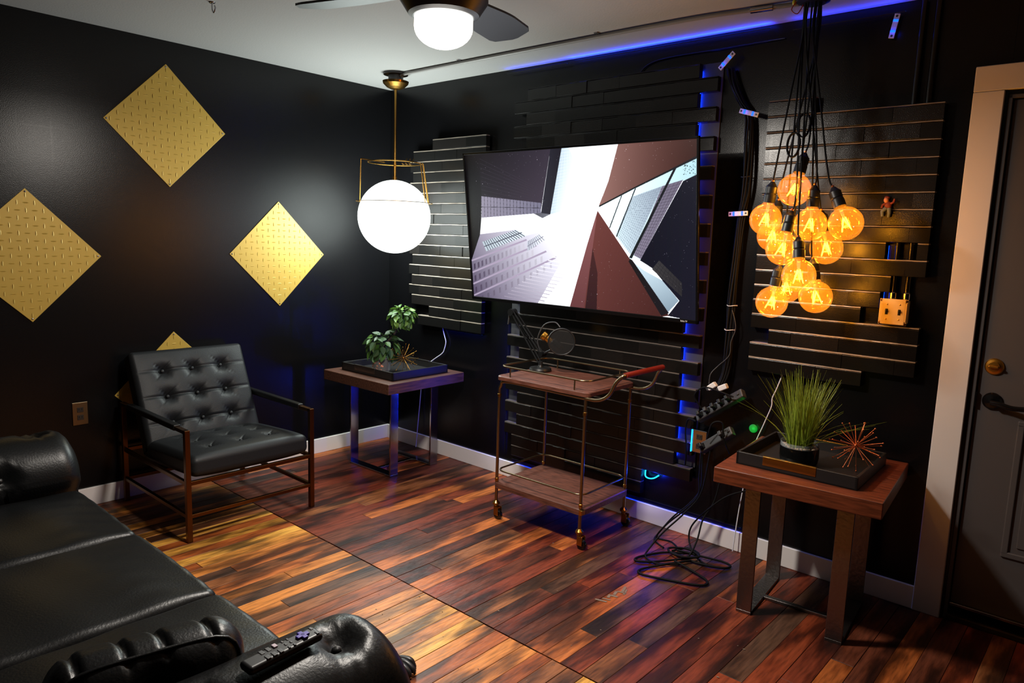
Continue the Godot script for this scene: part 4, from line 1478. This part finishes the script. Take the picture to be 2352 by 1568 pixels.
func leaf_mesh(l: float, w: float) -> Mesh:
	var mb := MB.new()
	var prev := []
	for i in 6:
		var u := i / 5.0
		var half := w * sin(PI * pow(u, 0.8)) * 0.5 + 0.0003
		var bend := -0.18 * l * u * u
		var a := Vector3(-half, bend + half * 0.28, l * u)
		var m := Vector3(0, bend, l * u)
		var b := Vector3(half, bend + half * 0.28, l * u)
		if prev:
			var n1 := Vector3(0.27, 0.96, 0.1).normalized()
			var n2 := Vector3(-0.27, 0.96, 0.1).normalized()
			mb.quadn(prev[0], prev[1], m, a, n1, n1, n1, n1)
			mb.quadn(prev[1], prev[2], b, m, n2, n2, n2, n2)
		prev = [a, m, b]
	return mb.mesh()

func build_table_things() -> void:
	tray("black square tray holding the topiary on the corner side table", Vector3(0.528, 0.6105, 0.370), deg_to_rad(1.0), Vector2(0.495, 0.45), M.brushed)
	tray("black square tray holding the grass plant on the table beside the door", Vector3(3.108, 0.6105, 0.336), deg_to_rad(2.0), Vector2(0.452, 0.432), M.brass)
	spike_ornament("brass spiky burst ornament beside the topiary pot", Vector3(0.640, 0.712, 0.395), 0.092, M.brass, 8)
	spike_ornament("dark copper spiky burst ornament beside the grass plant", Vector3(3.262, 0.717, 0.318), 0.097, M.copper, 9)
	var r := RandomNumberGenerator.new()
	r.seed = 12
	# two-ball topiary in a glass pot of copper pebbles
	var t := thing("topiary", "small two-ball leafy topiary in a glass pot with copper stones", "potted plant", Vector3(0.505, 0.6190, 0.462))
	var mb := MB.new()
	mb.lathe([[0.0, 0.002], [0.054, 0.002], [0.058, 0.01], [0.058, 0.096], [0.055, 0.098]], Transform3D(), 28)
	put(mb, "glass_pot", M.clear_glass, t, "clear glass pot")
	mb = MB.new()
	mb.lathe([[0.0, 0.005], [0.044, 0.005], [0.046, 0.060], [0.040, 0.078], [0.0, 0.082]], Transform3D(), 20)
	put(mb, "soil", M.stem_brown, t)
	for k in 34:
		var w := deg_to_rad(r.randf_range(20.0, 215.0))
		var y := r.randf_range(0.012, 0.09 - 0.055 * clampf((110.0 - rad_to_deg(w)) / 90.0, 0.0, 1.0))
		mb = MB.new()
		mb.ball(Vector3.ZERO, Vector3(0.007, 0.0055, 0.011), 5, 8)
		var o := put(mb, "stone", M.copper, t)
		o.position = Vector3(cos(w) * 0.048, y, sin(w) * 0.048)
		o.rotation = Vector3(r.randf(), r.randf() * 6.0, r.randf())
	put(tb(smooth([Vector3(0.0, 0.06, 0), Vector3(0.015, 0.15, -0.01), Vector3(0.07, 0.24, -0.05), Vector3(0.098, 0.32, -0.082)], 6), [0.007, 0.007, 0.007, 0.007, 0.007, 0.007, 0.0065, 0.0065, 0.006, 0.006, 0.006, 0.006, 0.006, 0.006, 0.005, 0.005, 0.005, 0.004, 0.004], 8), "trunk", M.stem_brown, t)
	var leaves := [leaf_mesh(0.040, 0.024), leaf_mesh(0.048, 0.028), leaf_mesh(0.066, 0.040), leaf_mesh(0.058, 0.034)]
	for e in [[Vector3(0.100, 0.345, -0.085), 0.083, 92, 0], [Vector3(0.020, 0.170, 0.0), 0.105, 62, 2]]:
		var n: int = e[2]
		for k in n:
			var y := 1.0 - 1.8 * (k + 0.5) / n
			var w := k * 2.39996 + r.randf_range(-0.3, 0.3)
			var d := Vector3(sqrt(maxf(1 - y * y, 0)) * cos(w), y, sqrt(maxf(1 - y * y, 0)) * sin(w)).normalized()
			var side := d.cross(Vector3.UP).normalized().rotated(d, r.randf_range(-1.1, 1.1))
			var out_ := (d * r.randf_range(0.35, 0.9) + side.cross(d) * -0.55 + Vector3(0, -0.15, 0)).normalized()
			var x := d.cross(out_).normalized()
			var o := put_mesh(leaves[e[3] + k % 2], "leaf", [M.leaf, M.leaf, M.leaf_pale][r.randi() % 3] if e[3] == 0 else [M.leaf_dark, M.leaf_dark, M.leaf][r.randi() % 3], t)
			o.basis = Basis(x, out_.cross(x), out_) * Basis(Vector3.FORWARD, r.randf_range(-0.5, 0.5))
			if o.basis.y.dot(d) < 0: o.basis = o.basis * Basis(Vector3(0, 0, 1), PI)
			o.position = e[0] + d * e[1] * r.randf_range(0.55, 0.86)
	# grass in a low dark pot
	var g := thing("grass_plant", "tuft of long green grass in a low dark glass pot", "potted plant", Vector3(3.075, 0.6190, 0.392))
	mb = MB.new()
	mb.lathe([[0.0, 0.0], [0.060, 0.0], [0.070, 0.008], [0.074, 0.03], [0.073, 0.070], [0.070, 0.072], [0.068, 0.066], [0.0, 0.062]], Transform3D(), 32)
	put(mb, "pot", M.pot_black, g)
	mb = MB.new()
	mb.lathe([[0.0735, 0.070], [0.073, 0.088], [0.0715, 0.088], [0.0715, 0.070]], Transform3D(), 32)
	put(mb, "glass_rim", M.clear_glass, g, "clear glass rim")
	for k in 30:
		var w := TAU * k / 30.0 + r.randf() * 0.1
		var rr := r.randf_range(0.045, 0.063)
		mb = MB.new()
		mb.ball(Vector3.ZERO, Vector3(0.008, 0.005, 0.006) * r.randf_range(0.8, 1.2), 5, 7)
		var o := put(mb, "pebble", M.pebble, g)
		o.position = Vector3(cos(w) * rr, 0.068, sin(w) * rr)
		o.rotation.y = r.randf() * 6.0
	var blades := MB.new()
	for k in 430:
		var w := r.randf() * TAU
		var rr := sqrt(r.randf()) * 0.045
		var p := Vector3(cos(w) * rr, 0.06, sin(w) * rr)
		var out_ := Vector3(cos(w), 0, sin(w)).rotated(Vector3.UP, r.randf_range(-0.7, 0.7))
		var len_ := r.randf_range(0.16, 0.36) * (1.0 - rr * 2.0)
		var spread := r.randf_range(0.02, 0.32) * (0.45 + rr / 0.045)
		if k > 408:
			spread = r.randf_range(0.7, 1.25); len_ = r.randf_range(0.16, 0.26)
		var droop := r.randf_range(0.0, 0.35) * spread
		var side := out_.cross(Vector3.UP).rotated(Vector3.UP, r.randf_range(-0.8, 0.8))
		var wd := r.randf_range(0.0014, 0.0026)
		var prev := []
		for i in 6:
			var u := i / 5.0
			var c := p + Vector3.UP * len_ * (u * (1.0 - 0.25 * spread) - droop * u * u) + out_ * len_ * spread * (u * 0.5 + u * u * 0.6)
			var ww := wd * (1.0 - u * 0.85)
			var a := c - side * ww; var b := c + side * ww
			if prev:
				var nn: Vector3 = (b - a).cross(c - prev[2]).normalized()
				blades.quadn(prev[0], prev[1], b, a, nn, nn, nn, nn)
			prev = [a, b, c]
	put(blades, "grass_blades", M.grass, g).set_meta("kind", "stuff")

# ---------------------------------------------------------------- microphone on the cart
func build_microphone() -> void:
	var t := thing("microphone_stand", "black desk microphone arm with gold microphone and round pop filter on the cart", "microphone", Vector3(1.600, 0.770, 0.255))
	var mb := MB.new()
	mb.lathe([[0.0, 0.0], [0.058, 0.0], [0.060, 0.006], [0.056, 0.016], [0.016, 0.020], [0.012, 0.030], [0.012, 0.05], [0.0, 0.05]], Transform3D(Basis(), Vector3(0.045, 0, 0.03)), 28)
	put(mb, "base", M.black_plastic, t)
	var elbow := Vector3(-0.195, 0.290, 0.0)
	for z in [-0.012, 0.012]:
		put(tb([Vector3(0.03, 0.04, 0.02 + z), elbow + Vector3(0, 0, z)], 0.0048, 7), "lower_arm", M.black_rubber, t)
		put(tb([elbow + Vector3(0.012, 0.01, z), Vector3(0.055, 0.09, 0.03 + z)], 0.0048, 7), "upper_arm", M.black_rubber, t)
	for e in [[elbow, 0.02], [Vector3(0.055, 0.09, 0.03), 0.014], [Vector3(-0.07, 0.17, 0.0), 0.008]]:
		mb = MB.new()
		mb.lathe([[0.0, -0.02], [e[1], -0.02], [e[1], 0.02], [0.0, 0.02]], Transform3D(Basis(Vector3.RIGHT, PI / 2), e[0]), 14)
		put(mb, "joint", M.black_rubber, t)
	put(tb([elbow + Vector3(-0.02, 0.01, 0), elbow + Vector3(-0.03, -0.07, 0.0)], 0.004, 6), "spring_rod", M.dark_grey, t)
	# microphone, its gold head raised to the left
	var head := Vector3(0.078, 0.192, 0.05)
	var ax := Vector3(0.030, -0.026, -0.02).normalized()
	var turn := Basis(Quaternion(Vector3.UP, -ax))
	mb = MB.new()
	mb.lathe([[0.0, 0.014], [0.021, 0.012], [0.024, 0.006], [0.024, -0.010], [0.019, -0.016]], Transform3D(turn, head), 10)
	var hd := put(mb, "capsule_head", M.gold, t, "gold capsule head")
	mb = MB.new()
	mb.lathe([[0.018, -0.016], [0.018, -0.048], [0.0, -0.048]], Transform3D(turn, head), 18)
	put(mb, "neck", M.gold, hd)
	mb = MB.new()
	mb.lathe([[0.024, -0.048], [0.027, -0.055], [0.027, -0.10], [0.022, -0.115], [0.0, -0.118]], Transform3D(turn, head), 20)
	put(mb, "microphone_body", M.black_plastic, t)
	put(tb([Vector3(0.055, 0.09, 0.03), head + ax * 0.09], 0.006, 7), "shock_mount", M.black_plastic, t)
	# pop filter on a gooseneck
	var fc := Vector3(0.195, 0.175, 0.05)
	var fn := Vector3(0.62, 0.05, 0.78).normalized()
	var fb := Basis(Quaternion(Vector3.UP, fn))
	var ring := []
	for k in 40:
		ring.append(fc + fb * Vector3(cos(TAU * k / 40) * 0.068, 0, sin(TAU * k / 40) * 0.068))
	put(tb(ring, 0.0042, 8, true), "filter_ring", M.black_plastic, t)
	mb = MB.new()
	mb.lathe([[0.0, 0.001], [0.066, 0.001], [0.066, -0.001], [0.0, -0.001]], Transform3D(fb, fc), 32)
	put(mb, "filter_mesh", M.mesh_screen, t, "dark sheer mesh")
	put(tb(smooth([Vector3(0.04, 0.10, 0.03), Vector3(0.03, 0.17, 0.045), Vector3(0.075, 0.25, 0.05), Vector3(0.145, 0.272, 0.05), Vector3(0.182, 0.25, 0.05)], 7), 0.0034, 7), "gooseneck", M.dark_grey, t)

# ---------------------------------------------------------------- fittings on the walls
func led_module(label: String, at: Vector3, ang: float) -> void:
	var t := thing("led_module", label, "light module", at, 0.0, "small blue light modules clipped to the wall cables")
	t.rotation.z = ang
	put(bx(Vector3(0.092, 0.021, 0.005), Vector3.ZERO, 0.0012), "circuit_board", M.white_plastic, t)
	for s in [-1.0, 1.0]:
		var mb := MB.new()
		mb.lathe([[0.0, 0.0030], [0.0045, 0.0030], [0.0045, 0.001]], Transform3D(Basis(Vector3.RIGHT, PI / 2), Vector3(s * 0.037, 0, 0.0)), 10)
		put(mb, "screw", M.black_plastic, t)
		put(bx(Vector3(0.008, 0.019, 0.003), Vector3(s * 0.020, 0, 0.0035), 0.0008), "led_chip", M.led_blue, t, "lit blue chip")
	put(bx(Vector3(0.012, 0.006, 0.003), Vector3(0, 0.005, 0.0035), 0.0008), "lens", M.clear_glass, t)
	put(bx(Vector3(0.012, 0.006, 0.003), Vector3(0, -0.005, 0.0035), 0.0008), "lens", M.clear_glass, t)
	omni(t, Vector3(-0.02, 0, 0.02), BLUE, 0.0005, 0.005)

func outlet_face(parent: Node3D, at: Vector3, turn: Basis, m: Material) -> void:
	var mb := MB.new()
	mb.rbox(Vector3(0.030, 0.026, 0.005), 0.002, Transform3D(turn, at))
	var o := put(mb, "receptacle", m, parent)
	for s in [-0.0065, 0.0065]:
		mb = MB.new()
		mb.box(Vector3(0.0022, 0.009, 0.0012), at + turn * Vector3(s, 0.003, 0.0026), turn)
		put(mb, "slot", M.black_rubber, o)

func power_strip(label: String, a: Vector3, b: Vector3, w: float, m: Material, plugs: int) -> void:
	var d := (b - a).normalized()
	var t := thing("power_strip", label, "power strip", (a + b) / 2.0)
	var out_ := Vector3(0, 0.55, 0.83)
	out_ = (out_ - d * out_.dot(d)).normalized()
	var turn := Basis(d, out_, d.cross(out_))
	put(bx(Vector3((b - a).length(), 0.034, w), Vector3.ZERO, 0.006, turn), "body", m, t)
	for k in plugs:
		var x := (-0.38 + 0.62 * k / maxf(plugs - 1, 1)) * (b - a).length()
		put(bx(Vector3(0.024, 0.012, w * 0.6), turn * Vector3(x, 0.018, 0), 0.002, turn), "receptacle", M.black_rubber, t)
		put(bx(Vector3(0.018, 0.026, 0.022), turn * Vector3(x, 0.036, 0), 0.004, turn), "plug", M.black_plastic if k != 1 else M.dark_grey, t)
	put(bx(Vector3(0.014, 0.008, 0.010), turn * Vector3((b - a).length() * 0.42, 0.019, 0), 0.002, turn), "switch", M.dark_grey, t)

func build_wall_fittings() -> void:
	# double switch on a surface box, fed by two conduits
	var t := thing("light_switch", "tan double toggle switch on a surface box beside the door", "light switch", Vector3(3.277, 1.225, 0.0))
	put(bx(Vector3(0.094, 0.094, 0.050), Vector3(0, 0, 0.025), 0.004), "box", M.tan_metal, t)
	put(bx(Vector3(0.104, 0.104, 0.004), Vector3(0, 0, 0.052), 0.0015), "cover", M.tan_metal, t)
	put(bx(Vector3(0.088, 0.100, 0.004), Vector3(0, 0, 0.0552), 0.0015), "raised_face", M.tan_metal, t)
	put(bx(Vector3(0.100, 0.076, 0.0035), Vector3(0, 0, 0.0550), 0.0015), "raised_face", M.tan_metal, t)
	for x in [-0.0235, 0.0235]:
		put(bx(Vector3(0.010, 0.023, 0.003), Vector3(x, 0, 0.0565), 0.0005), "toggle_slot", M.black_rubber, t)
		put(bx(Vector3(0.007, 0.010, 0.014), Vector3(x, 0.004, 0.061), 0.002), "toggle", M.black_plastic, t)
		for y in [-0.030, 0.030]:
			var mb := MB.new()
			mb.lathe([[0.0, 0.0018], [0.003, 0.001], [0.0032, 0.0]], Transform3D(Basis(Vector3.RIGHT, PI / 2), Vector3(x, y, 0.0572)), 8)
			put(mb, "screw", M.gold, t)
	for s in [[-1, 1], [1, 1], [-1, -1], [1, -1]]:
		var mb := MB.new()
		mb.lathe([[0.0, 0.003], [0.005, 0.002], [0.0055, 0.0]], Transform3D(Basis(Vector3.RIGHT, PI / 2), Vector3(s[0] * 0.046, s[1] * 0.046, 0.054)), 10)
		put(mb, "screw", M.bronze, t)
	for e in [[3.262, "black conduit rising from the double switch, nearer the bulbs"], [3.312, "black conduit rising from the double switch, nearer the door"]]:
		var c := thing("wall_conduit", e[1], "conduit", Vector3(e[0], 0, 0.0))
		put(tb([Vector3(0, 1.272, 0.018), Vector3(0, 2.43, 0.018)], 0.0105, 10), "tube", M.black_gloss, c)
		var mb := MB.new()
		mb.lathe([[0.0125, 1.272], [0.015, 1.276], [0.015, 1.300], [0.0125, 1.304]], Transform3D(Basis(), Vector3(0, 0, 0.018)), 14)
		put(mb, "connector", M.steel, c)
	# duplex outlet on the left wall
	var o := thing("wall_outlet", "metal duplex outlet plate low on the left wall", "outlet", Vector3(0.0, 0.500, 2.005))
	put(bx(Vector3(0.006, 0.118, 0.072), Vector3(0.003, 0, 0), 0.002), "plate", M.antique_brass, o)
	var turn := Basis(Vector3.UP, PI / 2)
	outlet_face(o, Vector3(0.006, 0.020, 0), turn, M.stem_brown)
	outlet_face(o, Vector3(0.006, -0.020, 0), turn, M.stem_brown)
	# little figure stuck to the bricks
	var f := thing("figurine", "tiny figure in rust top and grey trousers stuck to the bricks", "figurine", Vector3(3.214, 1.640, 0.046))
	var mb2 := MB.new()
	mb2.ball(Vector3(-0.006, 0.030, 0.006), Vector3(0.010, 0.012, 0.009), 7, 10)
	put(mb2, "head", M.skin_tone, f)
	mb2 = MB.new()
	mb2.ball(Vector3(-0.004, 0.040, 0.003), Vector3(0.011, 0.007, 0.009), 6, 10)
	put(mb2, "hair", M.rust_cloth, f)
	mb2 = MB.new()
	mb2.ball(Vector3(0.002, 0.008, 0.004), Vector3(0.014, 0.018, 0.009), 8, 12)
	mb2.tube([Vector3(-0.008, 0.016, 0.006), Vector3(-0.018, 0.010, 0.008), Vector3(-0.020, -0.002, 0.008)], [0.005, 0.0045, 0.004], 7)
	mb2.tube([Vector3(0.012, 0.016, 0.006), Vector3(0.022, 0.022, 0.008), Vector3(0.024, 0.034, 0.006)], [0.005, 0.0045, 0.004], 7)
	put(mb2, "torso", M.rust_cloth, f)
	mb2 = MB.new()
	mb2.tube([Vector3(-0.004, -0.002, 0.005), Vector3(-0.016, -0.016, 0.009), Vector3(-0.014, -0.034, 0.006)], [0.009, 0.0075, 0.006], 8)
	mb2.tube([Vector3(0.007, -0.002, 0.005), Vector3(0.010, -0.020, 0.007), Vector3(0.008, -0.038, 0.005)], [0.009, 0.0075, 0.006], 8)
	put(mb2, "trousers", M.slate_cloth, f)
	# light modules
	led_module("blue light module at the top left, near the ceiling strip", Vector3(2.478, 2.300, 0.055), deg_to_rad(45.0))
	led_module("blue light module on the cable bundle at television-top height", Vector3(2.606, 2.059, 0.062), deg_to_rad(-17.0))
	led_module("blue light module on the cable bundle beside the leftmost amber bulb", Vector3(2.592, 1.614, 0.062), deg_to_rad(3.0))
	led_module("blue light module high on the wall right of the bulb cords", Vector3(3.162, 2.349, 0.02), deg_to_rad(80.0))
	# junction box with its glowing edge, power strips and adapters
	var j := thing("junction_box", "small metal outlet box with glowing cyan edge below the power strip", "outlet box", Vector3(2.478, 0.510, 0.0))
	put(bx(Vector3(0.075, 0.115, 0.055), Vector3(0, 0, 0.0275), 0.004), "box", M.steel, j)
	outlet_face(j, Vector3(0, 0.024, 0.056), Basis(), M.stem_brown)
	outlet_face(j, Vector3(0, -0.024, 0.056), Basis(), M.stem_brown)
	put(bx(Vector3(0.004, 0.112, 0.006), Vector3(-0.039, 0, 0.058), 0.001), "led_edge", M.led_cyan, j, "glowing cyan strip")
	area(j, Vector3(-0.046, 0, 0.058), Vector3.LEFT, Vector3.UP, Vector2(0.11, 0.004), BLUE, 0.008)
	power_strip("long dark power strip full of plugs slanting on the wall", Vector3(2.468, 0.628, 0.065), Vector3(2.690, 0.792, 0.065), 0.044, M.dark_grey, 5)
	power_strip("short grey power strip hanging below the long one", Vector3(2.515, 0.490, 0.105), Vector3(2.660, 0.610, 0.085), 0.046, M.dark_grey, 2)
	for e in [[Vector3(2.540, 0.803, 0.085), 0.7, "white charger plug nearer the television above the power strip"], [Vector3(2.594, 0.806, 0.085), 0.5, "white charger plug nearer the bulbs above the power strip"]]:
		var c := thing("charger_plug", e[2], "plug", e[0])
		c.rotation.z = e[1]
		put(bx(Vector3(0.045, 0.026, 0.028), Vector3.ZERO, 0.005), "body", M.white_plastic, c)
		put(bx(Vector3(0.012, 0.016, 0.018), Vector3(-0.027, 0, 0), 0.003), "tip", M.dark_grey, c)
	var g := thing("green_indicator", "small green indicator light glowing on the wall behind the table", "indicator light", Vector3(2.722, 0.618, 0.0))
	mb2 = MB.new()
	mb2.lathe([[0.0, 0.012], [0.016, 0.010], [0.020, 0.004], [0.020, 0.0]], Transform3D(Basis(Vector3.RIGHT, PI / 2), Vector3.ZERO), 18)
	put(mb2, "led_lens", M.led_green, g)
	omni(g, Vector3(0, 0, 0.025), Color(0.0, 1.0, 0.3), 0.0012, 0.01)

# ---------------------------------------------------------------- cables
func cable(called: String, label: String, pts: Array, r: float, m: Material, steps := 7) -> Node3D:
	var t := thing(called, label, "cable")
	put(tb(smooth(pts, steps), r, 7), "wire", m, t)
	return t

func build_cables() -> void:
	# bundle strapped down the wall between the brick panels
	var base := [Vector3(2.485, 2.27, 0.03), Vector3(2.505, 2.20, 0.03), Vector3(2.552, 2.12, 0.032), Vector3(2.598, 2.055, 0.035), Vector3(2.606, 1.92, 0.035), Vector3(2.606, 1.73, 0.035), Vector3(2.594, 1.60, 0.035), Vector3(2.590, 1.40, 0.035), Vector3(2.585, 1.19, 0.035), Vector3(2.582, 1.01, 0.035), Vector3(2.575, 0.87, 0.04), Vector3(2.56, 0.80, 0.05)]
	var t := thing("cable_bundle", "black cable bundle running down the wall right of the television", "cable bundle")
	for k in 7:
		var w := k * 0.9
		var pts := []
		for i in base.size():
			var s := 0.010 + 0.004 * sin(i * 1.7 + k)
			pts.append(base[i] + Vector3(cos(w + i * 0.25) * s * 1.5, 0, sin(w + i * 0.25) * s))
		put(tb(smooth(pts, 5), 0.0045, 7), "wire", M.black_rubber, t)
	for e in [Vector3(2.582, 1.075, 0.035), Vector3(2.585, 1.19, 0.035), Vector3(2.606, 1.78, 0.035)]:
		var ring := []
		for k in 16:
			ring.append(e + Vector3(cos(TAU * k / 16) * 0.024, 0.002 * sin(k), sin(TAU * k / 16) * 0.02))
		put(tb(ring, 0.0018, 6, true), "cable_tie", M.white_plastic if e.y < 1.5 else M.black_plastic, t)
	cable("thin_cord", "thin grey cord looping beside the bundle down to the charger plugs", [Vector3(2.594, 1.17, 0.05), Vector3(2.612, 1.12, 0.05), Vector3(2.616, 1.075, 0.05), Vector3(2.600, 1.02, 0.05), Vector3(2.596, 0.955, 0.05), Vector3(2.55, 0.90, 0.06), Vector3(2.525, 0.86, 0.08), Vector3(2.522, 0.812, 0.085)], 0.0022, M.dark_grey)
	cable("white_cord", "white cord hanging behind the grass plant", [Vector3(2.843, 0.905, 0.012), Vector3(2.823, 0.83, 0.02), Vector3(2.807, 0.782, 0.022), Vector3(2.806, 0.741, 0.022), Vector3(2.777, 0.652, 0.02), Vector3(2.73, 0.50, 0.02), Vector3(2.70, 0.25, 0.03), Vector3(2.69, 0.012, 0.05)], 0.0028, M.white_plastic)
	cable("white_cord", "white cord hanging from the narrow brick panel behind the topiary tray", [Vector3(0.575, 0.866, 0.010), Vector3(0.60, 0.82, 0.016), Vector3(0.618, 0.778, 0.018), Vector3(0.607, 0.733, 0.018), Vector3(0.583, 0.695, 0.018), Vector3(0.49, 0.635, 0.018), Vector3(0.40, 0.56, 0.016), Vector3(0.37, 0.30, 0.02), Vector3(0.36, 0.01, 0.04)], 0.003, M.white_plastic)
	cable("ceiling_cable", "thin cable looping under the blue ceiling strip", [Vector3(2.72, 2.372, 0.008), Vector3(2.40, 2.368, 0.008), Vector3(2.15, 2.366, 0.008), Vector3(2.03, 2.345, 0.008), Vector3(1.975, 2.285, 0.009), Vector3(1.955, 2.22, 0.012)], 0.0035, M.black_gloss)
	# cords from the strips down to the heap on the floor
	var falls := [
		["black cord dropping from the outlet box, swinging left to the floor", [Vector3(2.500, 0.46, 0.06), Vector3(2.512, 0.38, 0.07), Vector3(2.515, 0.28, 0.08), Vector3(2.47, 0.20, 0.10), Vector3(2.40, 0.12, 0.12), Vector3(2.335, 0.02, 0.135), Vector3(2.35, 0.008, 0.20), Vector3(2.43, 0.008, 0.25)]],
		["black cord dropping from the short power strip in a wide sweep", [Vector3(2.520, 0.49, 0.11), Vector3(2.525, 0.36, 0.12), Vector3(2.53, 0.27, 0.13), Vector3(2.47, 0.18, 0.15), Vector3(2.39, 0.09, 0.16), Vector3(2.345, 0.012, 0.17), Vector3(2.42, 0.008, 0.16), Vector3(2.50, 0.008, 0.22)]],
		["black cord crossing the others on its way to the floor heap", [Vector3(2.575, 0.50, 0.13), Vector3(2.56, 0.30, 0.16), Vector3(2.50, 0.19, 0.20), Vector3(2.43, 0.09, 0.27), Vector3(2.40, 0.02, 0.34), Vector3(2.42, 0.008, 0.40), Vector3(2.50, 0.010, 0.43), Vector3(2.58, 0.010, 0.36)]],
		["black cord falling nearly straight behind the table edge", [Vector3(2.62, 0.46, 0.06), Vector3(2.60, 0.26, 0.09), Vector3(2.565, 0.16, 0.13), Vector3(2.57, 0.07, 0.19), Vector3(2.565, 0.010, 0.26), Vector3(2.52, 0.009, 0.29)]],
		["black cord looping out from under the side table to the heap", [Vector3(2.76, 0.34, 0.05), Vector3(2.66, 0.29, 0.08), Vector3(2.58, 0.21, 0.11), Vector3(2.52, 0.12, 0.15), Vector3(2.52, 0.05, 0.17), Vector3(2.58, 0.010, 0.22), Vector3(2.66, 0.009, 0.27), Vector3(2.73, 0.009, 0.25)]],
	]
	for f in falls:
		cable("wall_cable", f[0], f[1], 0.0042, M.black_rubber)
	var heap := [
		["loop of black cable reaching farthest left in the floor heap", [Vector3(2.56, 0.011, 0.22), Vector3(2.46, 0.010, 0.30), Vector3(2.40, 0.008, 0.42), Vector3(2.41, 0.008, 0.47), Vector3(2.48, 0.010, 0.42), Vector3(2.58, 0.014, 0.28)]],
		["long loop of black cable nearest the viewer in the floor heap", [Vector3(2.60, 0.017, 0.30), Vector3(2.53, 0.012, 0.42), Vector3(2.475, 0.008, 0.53), Vector3(2.50, 0.008, 0.57), Vector3(2.60, 0.008, 0.54), Vector3(2.72, 0.008, 0.49), Vector3(2.755, 0.008, 0.45), Vector3(2.73, 0.008, 0.41), Vector3(2.64, 0.012, 0.38), Vector3(2.55, 0.018, 0.36)]],
		["loop of black cable pointing to the side table in the floor heap", [Vector3(2.50, 0.014, 0.28), Vector3(2.62, 0.010, 0.29), Vector3(2.73, 0.008, 0.25), Vector3(2.752, 0.008, 0.205), Vector3(2.71, 0.010, 0.19), Vector3(2.62, 0.016, 0.22), Vector3(2.50, 0.020, 0.25)]],
		["small tangled coil of black cable in the middle of the heap", [Vector3(2.48, 0.012, 0.26), Vector3(2.53, 0.022, 0.20), Vector3(2.60, 0.022, 0.22), Vector3(2.59, 0.022, 0.29), Vector3(2.51, 0.024, 0.31), Vector3(2.47, 0.026, 0.27), Vector3(2.54, 0.028, 0.22), Vector3(2.62, 0.028, 0.26), Vector3(2.56, 0.026, 0.32)]],
	]
	for f in heap:
		cable("floor_cable", f[0], f[1], 0.0052, M.black_rubber, 9)
	cable("plug_cord", "black cord arching from the power strip's left end", [Vector3(2.47, 0.62, 0.09), Vector3(2.43, 0.62, 0.09), Vector3(2.415, 0.56, 0.08), Vector3(2.42, 0.47, 0.07), Vector3(2.415, 0.38, 0.06)], 0.0045, M.black_rubber)
	cable("plug_cord", "black cord arching over the plugs on the long power strip", [Vector3(2.50, 0.69, 0.10), Vector3(2.47, 0.75, 0.12), Vector3(2.52, 0.80, 0.13), Vector3(2.60, 0.79, 0.12), Vector3(2.66, 0.775, 0.11)], 0.004, M.black_rubber)
	cable("plug_cord", "black cord looping over the short power strip", [Vector3(2.56, 0.56, 0.14), Vector3(2.585, 0.64, 0.15), Vector3(2.63, 0.65, 0.14), Vector3(2.635, 0.58, 0.13), Vector3(2.66, 0.50, 0.10)], 0.004, M.black_rubber)
